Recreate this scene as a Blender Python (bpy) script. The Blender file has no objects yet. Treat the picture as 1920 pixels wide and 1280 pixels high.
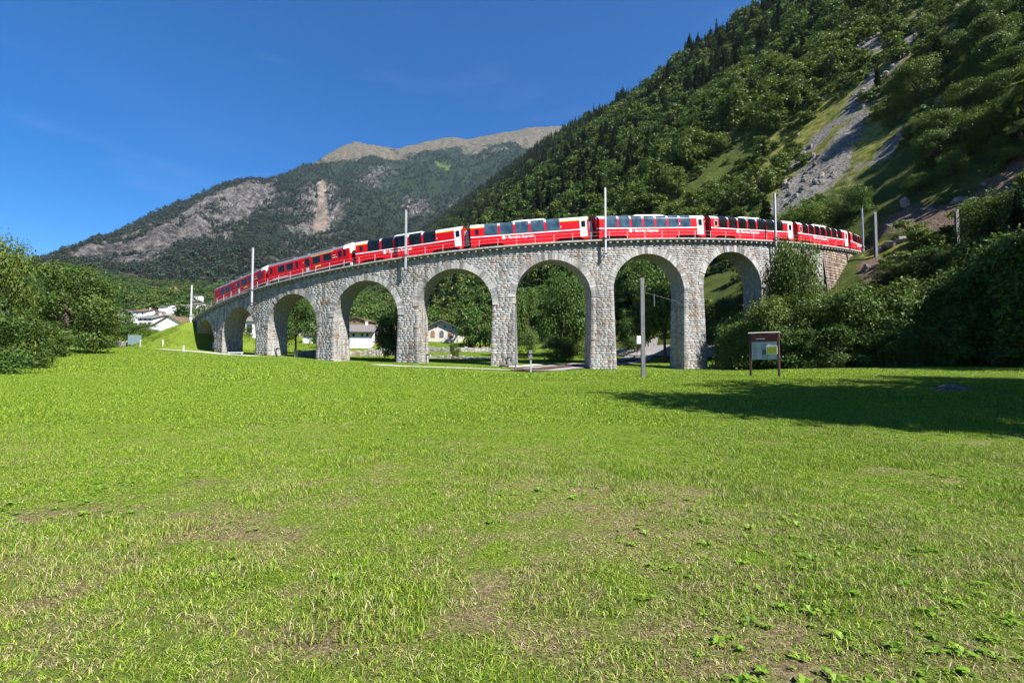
import bpy, math, random
import numpy as np
from mathutils import Vector, Matrix
R_ = math.radians
rng = np.random.default_rng(11)
random.seed(11)
SC = bpy.context.scene
COL = SC.collection

# ------------------------------------------------------------------ camera, sky, sun, exposure
F_PX, PITCH, EYE = 906.0, math.atan(41/906.0), 1.6
cam_d = bpy.data.cameras.new('camera'); cam = bpy.data.objects.new('camera', cam_d); COL.objects.link(cam)
cam_d.sensor_width = 36; cam_d.lens = F_PX/1920*36; cam_d.clip_start = 0.1; cam_d.clip_end = 20000
cam.location = (0, 0, EYE); cam.rotation_euler = (math.pi/2+PITCH, 0, 0)
SC.camera = cam
SUN_AZ = math.atan2(0.745, -0.667)      # clockwise from +Y
SUN_EL = R_(47)
W = bpy.data.worlds.new('World'); SC.world = W; W.use_nodes = True
wn = W.node_tree; bg = wn.nodes['Background']
sky = wn.nodes.new('ShaderNodeTexSky'); sky.sky_type = 'NISHITA'; sky.sun_disc = False
sky.sun_elevation = SUN_EL; sky.sun_rotation = SUN_AZ
sky.altitude = 800; sky.air_density = 1.0; sky.dust_density = 0.5; sky.ozone_density = 4.5
hs = wn.nodes.new('ShaderNodeHueSaturation'); hs.inputs['Saturation'].default_value = 1.38; hs.inputs['Hue'].default_value = 0.507
wn.links.new(sky.outputs[0], hs.inputs['Color'])
_tc = wn.nodes.new('ShaderNodeTexCoord'); _mp = wn.nodes.new('ShaderNodeMapping'); _mp.inputs['Scale'].default_value = (1.6, 1.6, 9.0); _mp.inputs['Rotation'].default_value = (0.1, 0.12, 0)
_nz = wn.nodes.new('ShaderNodeTexNoise'); _nz.inputs['Scale'].default_value = 1.7; _nz.inputs['Detail'].default_value = 8; _nz.inputs['Roughness'].default_value = .62
_rp = wn.nodes.new('ShaderNodeValToRGB'); _rp.color_ramp.elements[0].position = .56; _rp.color_ramp.elements[0].color = (0, 0, 0, 1); _rp.color_ramp.elements[1].position = .85; _rp.color_ramp.elements[1].color = (.045, .045, .045, 1)
_mx = wn.nodes.new('ShaderNodeMix'); _mx.data_type = 'RGBA'; _mx.inputs[7].default_value = (9, 10, 11, 1)      # faint cirrus
wn.links.new(_tc.outputs['Generated'], _mp.inputs[0]); wn.links.new(_mp.outputs[0], _nz.inputs['Vector']); wn.links.new(_nz.outputs[0], _rp.inputs[0])
wn.links.new(_rp.outputs[0], _mx.inputs[0]); wn.links.new(hs.outputs[0], _mx.inputs[6]); wn.links.new(_mx.outputs[2], bg.inputs[0]); bg.inputs[1].default_value = 0.07
sun_d = bpy.data.lights.new('sun', 'SUN'); sun_d.energy = 5.0; sun_d.angle = R_(0.5); sun_d.color = (1.0, 0.965, 0.91)
sun = bpy.data.objects.new('sun', sun_d); COL.objects.link(sun)
SV = Vector((math.sin(SUN_AZ)*math.cos(SUN_EL), math.cos(SUN_AZ)*math.cos(SUN_EL), math.sin(SUN_EL)))
sun.rotation_euler = (-SV).to_track_quat('-Z', 'Y').to_euler(); sun.location = SV*60
SC.view_settings.view_transform = 'Standard'; SC.view_settings.look = 'None'
SC.view_settings.exposure = 1.25; SC.view_settings.gamma = 1.0
SC.render.engine = 'CYCLES'
SC.cycles.max_bounces = 5; SC.cycles.diffuse_bounces = 1; SC.cycles.glossy_bounces = 2
SC.cycles.transmission_bounces = 2; SC.cycles.transparent_max_bounces = 6

# ------------------------------------------------------------------ helpers
def ray(px, py):
    xc = (px-960)/F_PX; yc = (640-py)/F_PX
    c, s = math.cos(PITCH), math.sin(PITCH)
    return xc, c-yc*s, s+yc*c
def at(px, py, Y):
    a, b, c = ray(px, py)
    return np.array([a/b*Y, Y, EYE+c/b*Y])

def mesh_np(name, V, F, mats, attrs=None, midx=None, smooth=False):
    """V (n,3), F (m,k) int array or list of lists."""
    me = bpy.data.meshes.new(name)
    V = np.asarray(V, dtype=np.float32)
    if isinstance(F, np.ndarray):
        m, k = F.shape
        me.vertices.add(len(V)); me.vertices.foreach_set('co', V.ravel())
        me.loops.add(m*k); me.loops.foreach_set('vertex_index', F.astype(np.int32).ravel())
        me.polygons.add(m); me.polygons.foreach_set('loop_start', np.arange(0, m*k, k, dtype=np.int32))
        me.polygons.foreach_set('loop_total', np.full(m, k, dtype=np.int32))
    else:
        me.from_pydata([tuple(v) for v in V.tolist()], [], F)
    if not isinstance(mats, (list, tuple)): mats = [mats]
    for m_ in mats: me.materials.append(m_)
    me.update(calc_edges=True)
    if midx is not None: me.polygons.foreach_set('material_index', np.asarray(midx, dtype=np.int32))
    if smooth: me.polygons.foreach_set('use_smooth', np.ones(len(me.polygons), dtype=bool))
    if attrs:
        for an, (dom, arr) in attrs.items():
            a = me.attributes.new(an, 'FLOAT', dom); a.data.foreach_set('value', np.asarray(arr, dtype=np.float32))
    me.validate(verbose=False)
    return me
def link(name, data, parent=None, loc=None, rot=None, scale=None):
    o = bpy.data.objects.new(name, data); COL.objects.link(o)
    if parent is not None: o.parent = parent
    if loc is not None: o.location = tuple(float(v) for v in loc)
    if rot is not None: o.rotation_euler = rot
    if scale is not None: o.scale = scale
    return o
def tag(o, label=None, cat=None, group=None, kind=None):
    if label: o['label'] = label
    if cat: o['category'] = cat
    if group: o['group'] = group
    if kind: o['kind'] = kind
    return o
def empty(name, loc, rz=0, label=None, cat=None, group=None, rot=None):
    o = link(name, None, None, loc, rot if rot is not None else (0, 0, rz)); o.empty_display_size = 0.3
    return tag(o, label, cat, group)

class MB:
    def __init__(s): s.v = []; s.f = []; s.mi = []
    def add(s, V, F, mi=0):
        b = len(s.v); s.v += [tuple(float(c) for c in v) for v in V]; s.f += [[b+i for i in f] for f in F]; s.mi += [mi]*len(F); return s
    def box(s, x0, x1, y0, y1, z0, z1, mi=0, M=None):
        V = [(x, y, z) for z in (z0, z1) for y in (y0, y1) for x in (x0, x1)]
        if M is not None: V = [tuple(M @ Vector(v)) for v in V]
        return s.add(V, [[0, 2, 3, 1], [4, 5, 7, 6], [0, 1, 5, 4], [2, 6, 7, 3], [0, 4, 6, 2], [1, 3, 7, 5]], mi)
    def bar(s, p, q, w, h=None, mi=0):
        p = Vector(p); q = Vector(q); h = h or w; d = (q-p)
        z = Vector((0, 0, 1)) if abs(d.normalized().z) < .9 else Vector((0, 1, 0))
        x = d.cross(z).normalized()*w/2; y = x.cross(d).normalized()*h/2
        V = [p-x-y, p+x-y, p+x+y, p-x+y, q-x-y, q+x-y, q+x+y, q-x+y]
        return s.add(V, [[3, 2, 1, 0], [4, 5, 6, 7], [0, 1, 5, 4], [1, 2, 6, 5], [2, 3, 7, 6], [3, 0, 4, 7]], mi)
    def tube(s, pts, rad, n=8, mi=0, cap=True):
        pts = [Vector(p) for p in pts]; rings = []; V = []
        if not hasattr(rad, '__len__'): rad = [rad]*len(pts)
        for i, p in enumerate(pts):
            d = (pts[min(i+1, len(pts)-1)]-pts[max(i-1, 0)]).normalized()
            up = Vector((0, 0, 1)) if abs(d.z) < .9 else Vector((1, 0, 0))
            a = d.cross(up).normalized(); b = d.cross(a)
            for k in range(n):
                t = 2*math.pi*k/n; V.append(p+(a*math.cos(t)+b*math.sin(t))*rad[i])
        F = []
        for i in range(len(pts)-1):
            for k in range(n):
                F.append([i*n+k, i*n+(k+1) % n, (i+1)*n+(k+1) % n, (i+1)*n+k])
        if cap: F += [list(range(n))[::-1], [(len(pts)-1)*n+k for k in range(n)]]
        return s.add(V, F, mi)
    def prism(s, poly, ax, a, b, mi=0):
        """poly list of 2-D points extruded along axis ax ('x','y','z') from a to b"""
        def mk(p, t): return {'x': (t, p[0], p[1]), 'y': (p[0], t, p[1]), 'z': (p[0], p[1], t)}[ax]
        n = len(poly); V = [mk(p, a) for p in poly]+[mk(p, b) for p in poly]
        F = [list(range(n))[::-1], list(range(n, 2*n))]+[[i, (i+1) % n, n+(i+1) % n, n+i] for i in range(n)]
        return s.add(V, F, mi)
    def build(s, name, mats, parent=None, loc=None, smooth=False, bevel=0, **k):
        me = mesh_np(name, s.v, s.f, mats, midx=s.mi, smooth=smooth)
        o = link(name, me, parent, loc, **k)
        if bevel:
            b = o.modifiers.new('bevel', 'BEVEL'); b.width = bevel; b.segments = 2; b.limit_method = 'ANGLE'
        return o

_perm = np.random.default_rng(5).permutation(512)
def vnoise(x, y, seed=0):
    x = np.asarray(x, float); y = np.asarray(y, float)
    xi = np.floor(x).astype(int); yi = np.floor(y).astype(int); fx = x-xi; fy = y-yi
    fx = fx*fx*(3-2*fx); fy = fy*fy*(3-2*fy)
    def h(a, b): return _perm[(_perm[(a+seed*57) & 511]+b) & 511]/255.5-1.0
    return (h(xi, yi)*(1-fx)+h(xi+1, yi)*fx)*(1-fy)+(h(xi, yi+1)*(1-fx)+h(xi+1, yi+1)*fx)*fy
def fbm(x, y, oct=5, seed=0, gain=.5):
    t = 0; a = 1.0
    for k in range(oct):
        t = t+a*vnoise(x*2**k+13.7*k, y*2**k-7.1*k, seed+k); a *= gain
    return t

# ------------------------------------------------------------------ materials
def new_mat(name):
    m = bpy.data.materials.new(name); m.use_nodes = True
    nt = m.node_tree; return m, nt, nt.nodes['Principled BSDF']
def nd(nt, t, **k):
    n = nt.nodes.new(t)
    for a, b in k.items():
        if a.startswith('i_'): n.inputs[int(a[2:])].default_value = b
        else: setattr(n, a, b)
    return n
def ramp(nt, src, stops):
    r = nt.nodes.new('ShaderNodeValToRGB'); e = r.color_ramp.elements
    while len(e) < len(stops): e.new(.5)
    for x, (p, c) in zip(e, stops):
        x.position = p; x.color = (*c, 1)
    nt.links.new(src, r.inputs[0]); return r.outputs[0]
def noise(nt, vec, scale, detail=5, rough=.6, out=0):
    n = nt.nodes.new('ShaderNodeTexNoise'); n.inputs['Scale'].default_value = scale
    n.inputs['Detail'].default_value = detail; n.inputs['Roughness'].default_value = rough
    if vec is not None: nt.links.new(vec, n.inputs['Vector'])
    return n.outputs[out]
def mixc(nt, fac, a, b, typ='MIX'):
    m = nt.nodes.new('ShaderNodeMix'); m.data_type = 'RGBA'; m.blend_type = typ
    for sock, v in ((m.inputs[0], fac), (m.inputs[6], a), (m.inputs[7], b)):
        if hasattr(v, 'is_output'): nt.links.new(v, sock)
        elif hasattr(v, '__len__'): sock.default_value = (*v, 1)
        else: sock.default_value = v
    return m.outputs[2]
def mth(nt, op, a, b=None, c=None, clamp=False):
    m = nt.nodes.new('ShaderNodeMath'); m.operation = op; m.use_clamp = clamp
    for i, v in enumerate((a, b, c)):
        if v is None: continue
        if hasattr(v, 'is_output'): nt.links.new(v, m.inputs[i])
        else: m.inputs[i].default_value = v
    return m.outputs[0]
def attr(nt, name): 
    a = nt.nodes.new('ShaderNodeAttribute'); a.attribute_name = name; return a.outputs['Fac']
def wpos(nt): return nt.nodes.new('ShaderNodeNewGeometry').outputs['Position']
def opos(nt): return nt.nodes.new('ShaderNodeTexCoord').outputs['Object']
def bump(nt, b, h, dist, strength=1.0):
    n = nt.nodes.new('ShaderNodeBump'); n.inputs['Distance'].default_value = dist; n.inputs['Strength'].default_value = strength
    nt.links.new(h, n.inputs['Height']); nt.links.new(n.outputs[0], b.inputs['Normal'])
def flat(name, c, rough=.6, metal=0, var=.12, scale=3., spec=.5, bmp=0):
    m, nt, b = new_mat(name)
    n = noise(nt, opos(nt), scale, 6, .65)
    c0 = tuple(x*(1-var*1.6) for x in c); c1 = tuple(min(1, x*(1+var)) for x in c)
    nt.links.new(ramp(nt, n, [(.3, c0), (.7, c1)]), b.inputs['Base Color'])
    b.inputs['Roughness'].default_value = rough; b.inputs['Metallic'].default_value = metal
    b.inputs['Specular IOR Level'].default_value = spec
    if bmp: bump(nt, b, n, bmp)
    return m
def leaf_mat(name, stops, trans=.25, obj_var=.5):
    m, nt, b = new_mat(name)
    oi = nt.nodes.new('ShaderNodeObjectInfo').outputs['Random']
    t = attr(nt, 'tint')
    f = mth(nt, 'ADD', mth(nt, 'MULTIPLY', t, 1-obj_var*.6), mth(nt, 'MULTIPLY', oi, obj_var*.6), clamp=True)
    c = ramp(nt, f, stops)
    nt.links.new(c, b.inputs['Base Color']); b.inputs['Roughness'].default_value = .55
    b.inputs['Specular IOR Level'].default_value = .25
    tr = nt.nodes.new('ShaderNodeBsdfTranslucent')
    nt.links.new(mixc(nt, .5, c, (.16, .24, .02)), tr.inputs[0])
    mx = nt.nodes.new('ShaderNodeMixShader'); mx.inputs[0].default_value = trans
    nt.links.new(b.outputs[0], mx.inputs[1]); nt.links.new(tr.outputs[0], mx.inputs[2])
    nt.links.new(mx.outputs[0], nt.nodes['Material Output'].inputs[0])
    return m
M = {}
M['leaf_broad'] = leaf_mat('broadleaf_foliage', [(0, (.020, .050, .010)), (.4, (.046, .096, .017)), (.75, (.088, .145, .024)), (1, (.16, .195, .034))])
M['leaf_warm'] = leaf_mat('sunny_foliage', [(0, (.020, .048, .009)), (.4, (.056, .098, .014)), (.75, (.105, .145, .021)), (.95, (.18, .185, .032)), (1, (.22, .14, .035))])
M['leaf_conifer'] = leaf_mat('conifer_foliage', [(0, (.012, .028, .012)), (.5, (.024, .050, .020)), (1, (.05, .075, .028))], .08)
M['leaf_far'] = leaf_mat('far_foliage', [(0, (.014, .027, .019)), (.5, (.030, .050, .030)), (1, (.070, .086, .044))], .08, .8)
M['leaf_shrub'] = leaf_mat('shrub_foliage', [(0, (.038, .065, .012)), (.5, (.085, .125, .018)), (1, (.16, .185, .034))], .22, .8)
M['bark'] = flat('bark', (.09, .07, .05), .95, 0, .4, 8, .2, .02)

def grass_mat():
    m, nt, b = new_mat('grass_blades')
    p = wpos(nt); t = attr(nt, 'tint')
    big = noise(nt, p, .22, 4, .6); mid = noise(nt, p, 2.1, 5, .7)
    sep = nt.nodes.new('ShaderNodeSeparateXYZ'); nt.links.new(p, sep.inputs[0])
    far = mth(nt, 'DIVIDE', mth(nt, 'SUBTRACT', sep.outputs['Y'], 3.0), 12.0, clamp=True)   # the sward is thin and dry on this side, lush beyond
    g = ramp(nt, t, [(0, (.032, .090, .006)), (.4, (.140, .258, .012)), (.75, (.27, .385, .024)), (1, (.42, .47, .07))])
    dry = ramp(nt, t, [(0, (.13, .09, .04)), (.5, (.36, .29, .14)), (1, (.60, .52, .30))])
    k = mth(nt, 'ADD', mth(nt, 'MULTIPLY', mid, .9), mth(nt, 'MULTIPLY', big, .7))
    k = mth(nt, 'ADD', k, mth(nt, 'MULTIPLY', attr(nt, 'pick'), .62))
    k = mth(nt, 'SUBTRACT', k, mth(nt, 'MULTIPLY', far, .26))
    s = mth(nt, 'SMOOTH_MIN', mth(nt, 'MULTIPLY', mth(nt, 'SUBTRACT', k, 1.17), 7, clamp=True), 1.0, .01)
    c = mixc(nt, s, g, dry)
    nt.links.new(c, b.inputs['Base Color']); b.inputs['Roughness'].default_value = .5; b.inputs['Specular IOR Level'].default_value = .3
    tr = nt.nodes.new('ShaderNodeBsdfTranslucent'); nt.links.new(c, tr.inputs[0])
    mx = nt.nodes.new('ShaderNodeMixShader'); mx.inputs[0].default_value = .3
    nt.links.new(b.outputs[0], mx.inputs[1]); nt.links.new(tr.outputs[0], mx.inputs[2])
    nt.links.new(mx.outputs[0], nt.nodes['Material Output'].inputs[0])
    return m
M['grass'] = grass_mat()
def ground_mat():
    m, nt, b = new_mat('meadow_soil_and_turf')
    p = wpos(nt)
    n1 = noise(nt, p, .22, 4, .6); n2 = noise(nt, p, 2.1, 5, .7); n3 = noise(nt, p, 34, 6, .8)
    sep = nt.nodes.new('ShaderNodeSeparateXYZ'); nt.links.new(p, sep.inputs[0])
    far = mth(nt, 'DIVIDE', mth(nt, 'SUBTRACT', sep.outputs['Y'], 4.0), 14.0, clamp=True)
    soil = ramp(nt, n3, [(.34, (.05, .034, .022)), (.5, (.16, .115, .065)), (.62, (.34, .27, .15)), (.72, (.46, .39, .24))])
    turf = ramp(nt, n3, [(.3, (.035, .065, .010)), (.5, (.11, .16, .018)), (.7, (.22, .26, .045))])
    k = mth(nt, 'ADD', mth(nt, 'MULTIPLY', n2, .8), mth(nt, 'MULTIPLY', n1, .5))
    k = mth(nt, 'SUBTRACT', k, mth(nt, 'MULTIPLY', far, .30))
    s = mth(nt, 'MAXIMUM', mth(nt, 'MULTIPLY', mth(nt, 'SUBTRACT', k, .60), 5, clamp=True), attr(nt, 'bare'))
    nt.links.new(mixc(nt, s, turf, soil), b.inputs['Base Color'])
    b.inputs['Roughness'].default_value = 1; b.inputs['Specular IOR Level'].default_value = .1
    bump(nt, b, n3, .03)
    return m
M['ground'] = ground_mat()
def hill_mat():
    """forest floor, dry grass and rock, told apart by the terrain's own masks"""
    m, nt, b = new_mat('hillside_ground')
    p = wpos(nt)
    n1 = noise(nt, p, .05, 6, .65); n2 = noise(nt, p, .45, 8, .75); n3 = noise(nt, p, 1.3, 8, .85)
    floor = ramp(nt, n2, [(.3, (.030, .045, .012)), (.6, (.075, .095, .02)), (.75, (.13, .12, .045))])
    grass = ramp(nt, n2, [(.36, (.05, .066, .012)), (.5, (.145, .155, .03)), (.64, (.26, .22, .09))])
    rock = ramp(nt, n3, [(.36, (.03, .028, .026)), (.48, (.13, .12, .105)), (.60, (.28, .26, .235)), (.7, (.40, .375, .35))])
    brown = ramp(nt, n3, [(.3, (.05, .035, .025)), (.55, (.17, .12, .085)), (.75, (.30, .22, .17))])
    jit = mth(nt, 'MULTIPLY', mth(nt, 'SUBTRACT', n2, .5), 1.6)
    def edge(a): return mth(nt, 'MULTIPLY_ADD', mth(nt, 'ADD', mth(nt, 'SUBTRACT', attr(nt, a), .45), jit), 4., .5, clamp=True)
    c = mixc(nt, edge('grassy'), floor, grass)
    c = mixc(nt, edge('brownrock'), c, brown)
    c = mixc(nt, edge('scree'), c, rock)
    nt.links.new(c, b.inputs['Base Color']); b.inputs['Roughness'].default_value = 1; b.inputs['Specular IOR Level'].default_value = .1
    bump(nt, b, n3, .5)
    return m
M['hill'] = hill_mat()
def mountain_mat():
    m, nt, b = new_mat('mountain_ground')
    p = wpos(nt)
    n1 = noise(nt, p, .012, 8, .7); n2 = noise(nt, p, .05, 8, .75)
    mp = nt.nodes.new('ShaderNodeMapping'); mp.inputs['Scale'].default_value = (1, 1, .35); nt.links.new(p, mp.inputs[0])
    n3 = noise(nt, mp.outputs[0], .035, 12, .88)
    wood = ramp(nt, n2, [(.3, (.012, .022, .014)), (.6, (.028, .040, .022)), (.8, (.07, .075, .045))])
    rock = ramp(nt, n3, [(.41, (.014, .015, .015)), (.475, (.055, .051, .046)), (.52, (.120, .108, .097)), (.59, (.23, .21, .19))])
    alp = ramp(nt, n3, [(.38, (.036, .037, .022)), (.47, (.088, .077, .050)), (.56, (.150, .130, .096)), (.66, (.27, .25, .215))])
    tan = ramp(nt, n3, [(.38, (.09, .075, .06)), (.5, (.22, .175, .13)), (.62, (.36, .29, .22))])
    green = ramp(nt, n2, [(.3, (.045, .08, .02)), (.7, (.09, .13, .035))])
    jit = mth(nt, 'ADD', mth(nt, 'MULTIPLY', mth(nt, 'SUBTRACT', n1, .5), 1.5), mth(nt, 'MULTIPLY', mth(nt, 'SUBTRACT', n2, .5), 1.2))
    def edge(a, g=5.): return mth(nt, 'MULTIPLY_ADD', mth(nt, 'ADD', mth(nt, 'SUBTRACT', attr(nt, a), .5), jit), g, .5, clamp=True)
    c = mixc(nt, edge('rock'), wood, rock)
    c = mixc(nt, edge('alpine'), c, alp)
    c = mixc(nt, edge('slide', 3.), c, tan)
    c = mixc(nt, edge('field', 8.), c, green)
    nt.links.new(c, b.inputs['Base Color']); b.inputs['Roughness'].default_value = 1; b.inputs['Specular IOR Level'].default_value = .05
    bump(nt, b, n3, 14.)
    return m
M['mountain'] = mountain_mat()
def stone_mat(name, stops, rough_n=9., bmp=.04):
    m, nt, b = new_mat(name)
    p = opos(nt); r = attr(nt, 'rnd'); n = noise(nt, p, rough_n, 6, .7); n0 = noise(nt, p, .25, 4, .6)
    c = ramp(nt, r, stops)
    c = mixc(nt, 1.0, c, ramp(nt, n, [(.28, (.55, .54, .53)), (.6, (1, 1, 1))]), 'MULTIPLY')
    c = mixc(nt, 1.0, c, ramp(nt, n0, [(.3, (.78, .76, .74)), (.6, (1, 1, 1))]), 'MULTIPLY')
    mp = nt.nodes.new('ShaderNodeMapping'); mp.inputs['Scale'].default_value = (1.6, 1.6, .16); nt.links.new(p, mp.inputs[0])   # rain streaks
    c = mixc(nt, 1.0, c, ramp(nt, noise(nt, mp.outputs[0], 1.0, 5, .65), [(.36, (.52, .50, .46)), (.54, (1, 1, 1))]), 'MULTIPLY')
    nt.links.new(c, b.inputs['Base Color']); b.inputs['Roughness'].default_value = .95; b.inputs['Specular IOR Level'].default_value = .15
    bump(nt, b, n, bmp)
    return m
M['stone'] = stone_mat('rough_granite_blocks', [(0, (.29, .283, .27)), (.10, (.37, .362, .345)), (.5, (.455, .443, .42)), (.78, (.525, .513, .487)), (.88, (.53, .49, .43)), (.94, (.47, .37, .28)), (.98, (.36, .22, .14)), (1, (.30, .16, .10))])
M['brownstone'] = stone_mat('rusty_granite_blocks', [(0, (.20, .16, .13)), (.4, (.37, .29, .23)), (.8, (.46, .37, .30)), (1, (.30, .19, .12))])
M['voussoir'] = stone_mat('dressed_granite', [(0, (.24, .235, .225)), (.3, (.38, .37, .355)), (.6, (.46, .45, .43)), (.9, (.54, .53, .51)), (1, (.44, .34, .25))])
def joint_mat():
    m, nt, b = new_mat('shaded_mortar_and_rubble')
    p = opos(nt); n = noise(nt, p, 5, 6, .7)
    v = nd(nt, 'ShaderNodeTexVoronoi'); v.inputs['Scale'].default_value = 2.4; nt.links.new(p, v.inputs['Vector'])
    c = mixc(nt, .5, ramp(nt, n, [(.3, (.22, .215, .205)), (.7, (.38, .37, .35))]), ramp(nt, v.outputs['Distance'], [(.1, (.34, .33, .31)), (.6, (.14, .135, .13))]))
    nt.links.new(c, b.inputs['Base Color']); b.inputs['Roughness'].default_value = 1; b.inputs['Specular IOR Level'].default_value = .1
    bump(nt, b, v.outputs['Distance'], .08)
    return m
M['joint'] = joint_mat()
M['concrete'] = flat('weathered_concrete', (.36, .34, .30), .9, 0, .3, 2.5, .2, .01)
M['ballast'] = flat('ballast', (.30, .285, .27), 1, 0, .5, 22, .1, .05)
M['path'] = flat('pale_gravel', (.52, .49, .43), 1, 0, .18, 9, .1, .01)
M['steel'] = flat('galvanised_steel', (.44, .45, .46), .6, .2, .1, 2)
M['grey_steel'] = flat('weathered_grey_steel', (.15, .15, .155), .6, .2, .2, 2)
M['dark_steel'] = flat('dark_steel', (.06, .06, .065), .6, .3, .3, 3)
M['rust'] = flat('rusty_rail', (.14, .09, .065), .7, .3, .3, 5)
M['wood_post'] = flat('stained_timber', (.11, .055, .04), .8, 0, .3, 6)
M['red'] = flat('red_coach_paint', (.50, .005, .013), .5, 0, .06, 1.2, .12)
M['darkred'] = flat('shaded_end_wall_and_joint_red', (.30, .01, .012), .5, 0, .15, 2)  # end-wall shade put into the red; doors and panel joints share it
M['white_paint'] = flat('white_paint', (.78, .78, .77), .4, 0, .04, 2)
M['roof_grey'] = flat('pale_grey_roof_paint', (.46, .47, .49), .45, 0, .08, 1.5)
M['roof_dark'] = flat('grey_railcar_roof', (.15, .155, .16), .5, 0, .15, 2)
M['yellow'] = flat('yellow_stripe_paint', (.80, .50, .03), .45, 0, .06, 2)
M['bellows'] = flat('grey_rubber_bellows', (.38, .38, .39), .85, 0, .3, 6)
M['cream'] = flat('cream_windscreen', (.70, .62, .38), .6, 0, .08, 2)  # even cream colour of the railcar windscreens
def glass_mat(name, c, rough=.06, spec=.8):
    m, nt, b = new_mat(name); n = noise(nt, opos(nt), 1.1, 3, .5)
    nt.links.new(ramp(nt, n, [(.35, tuple(x*.55 for x in c)), (.65, tuple(x*1.5 for x in c))]), b.inputs['Base Color'])
    b.inputs['Roughness'].default_value = rough; b.inputs['Specular IOR Level'].default_value = spec
    return m
M['glass'] = glass_mat('tinted_coach_glass', (.006, .008, .009), .08, .4)
M['blue_reflection_glass'] = glass_mat('coach_glass_painted_reflection', (.035, .062, .078), .05, 1.0)  # bluish reflection put into the pane colour
M['window'] = glass_mat('house_window_glass', (.012, .013, .015), .15, .3)
M['white_wall'] = flat('white_render', (.74, .73, .70), .95, 0, .06, .8, .1)
M['cream_wall'] = flat('cream_render', (.66, .60, .42), .95, 0, .06, .8, .1)
M['stone_wall_render'] = flat('pale_stone_render', (.55, .51, .44), .95, 0, .14, 1.2, .1)
M['brown_roof'] = flat('brown_roof_tiles', (.15, .095, .065), .9, 0, .3, 5, .2)
M['slate_roof'] = flat('grey_stone_slates', (.17, .155, .145), .9, 0, .35, 4, .2)
M['grey_timber'] = flat('grey_timber', (.30, .27, .25), .8, 0, .2, 5)
M['timber'] = flat('weathered_timber', (.22, .14, .08), .9, 0, .3, 4, .2)
M['shutter'] = flat('dark_shutter', (.10, .10, .11), .7, 0, .1, 2)
M['arch_door'] = flat('brown_arched_door', (.28, .15, .09), .8, 0, .2, 2)

# ------------------------------------------------------------------ viaduct alignment (plan circle, long grade)
CX, CY, A0, RAD = 4.22, 155.2, -2.25507, 88.88
_s = np.array([-9.66, .34, 10.7, 23.9, 36.9, 49.6, 62.3, 75.5, 88.5, 101.5, 110, 118, 124.5])
_z = np.array([9.9, 11.5, 12.75, 14.45, 16.0, 17.08, 17.85, 18.62, 19.43, 20.2, 20.75, 21.2, 21.57])
_pz = np.polyfit(_s, _z, 4)
def zd(s):
    s = np.asarray(s, float); c = np.clip(s, -10, 125)
    return np.polyval(_pz, c)+np.where(s < -10, (s+10)*.10, 0)+np.where(s > 125, (s-125)*.06, 0)
def vp(s, off, z):
    th = A0+np.asarray(s, float)/RAD; r = RAD+np.asarray(off, float)
    return np.stack(np.broadcast_arrays(CX+r*np.cos(th), CY+r*np.sin(th), np.asarray(z, float)), -1)
def sr_of(x, y):
    th = np.arctan2(np.asarray(y)-CY, np.asarray(x)-CX)
    d = (th-A0+np.pi) % (2*np.pi)-np.pi
    return d*RAD, np.hypot(np.asarray(x)-CX, np.asarray(y)-CY)

# ------------------------------------------------------------------ ground
_cp = [(0, 0, 0), (0, -10, -.1), (-18, 0, 0), (18, 0, .1), (0, 8, .08), (-10, 8, .1), (10, 8, .1), (0, 20, .32), (-20, 22, .5), (20, 22, .65),
       (0, 40, .75), (-20, 45, 1.0), (20, 42, .85), (-41, 40, 1.35), (-36, 20, .8), (-60, 58, 2.9), (-62, 30, 1.9), (38, 40, 1.0)]
for px, py, Y in [(1408, 706, 28), (1700, 690, 46), (372, 656, 88.7), (405, 660, 83), (430, 663, 80), (480, 665.5, 76), (537, 669, 72.9), (594, 674, 70.5),
                  (626, 677, 69.5), (750, 681.5, 66.6), (787, 683, 66), (930, 685, 64.6), (967, 686.5, 64.5), (1114, 692, 64.7), (1165, 693.5, 65), (1296, 692, 66.8),
                  (1333, 691, 67.5), (250, 648, 90), (825, 641, 130), (700, 655, 110), (742, 676, 76), (890, 660, 100), (1050, 668, 92), (1230, 670, 92), (620, 662, 98),
                  (960, 655, 120), (850, 668, 85)]:
    _cp.append(tuple(at(px, py, Y)))
_cp += [(-90, 125, 9.3), (-110, 100, 6.8), (-110, 40, 4), (-80, -10, 2.0), (50, -10, .5)]
_cp = np.array(_cp)
def _phi(r): return np.where(r > 1e-9, r*r*np.log(np.maximum(r, 1e-9)), 0)
def _tps_fit(P, lam=6.0):
    n = len(P); K = _phi(np.hypot(P[:, None, 0]-P[None, :, 0], P[:, None, 1]-P[None, :, 1]))+lam*np.eye(n)
    Q = np.c_[np.ones(n), P[:, :2]]; A = np.block([[K, Q], [Q.T, np.zeros((3, 3))]])
    return np.linalg.solve(A, np.r_[P[:, 2], 0, 0, 0])
_tw = _tps_fit(_cp)
TD = np.array([-.485, .875]); ND = np.array([.875, .485]); D0 = 65.0
def td(x, y): return -.485*x+.875*y, .875*x+.485*y-D0
def base_z(x, y):
    x = np.asarray(x, float); y = np.asarray(y, float); t, d = td(x, y); k = np.maximum(d, 0)
    xx = np.clip(x-k*.875, -110, 60); yy = np.clip(y-k*.485, -12, 140)
    sh = xx.shape; xx = xx.ravel(); yy = yy.ravel(); out = np.empty(len(xx))
    for i in range(0, len(xx), 20000):
        a, b = xx[i:i+20000], yy[i:i+20000]
        out[i:i+20000] = _phi(np.hypot(a[:, None]-_cp[None, :, 0], b[:, None]-_cp[None, :, 1])) @ _tw[:-3]+_tw[-3]+_tw[-2]*a+_tw[-1]*b
    return out.reshape(sh)
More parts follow.
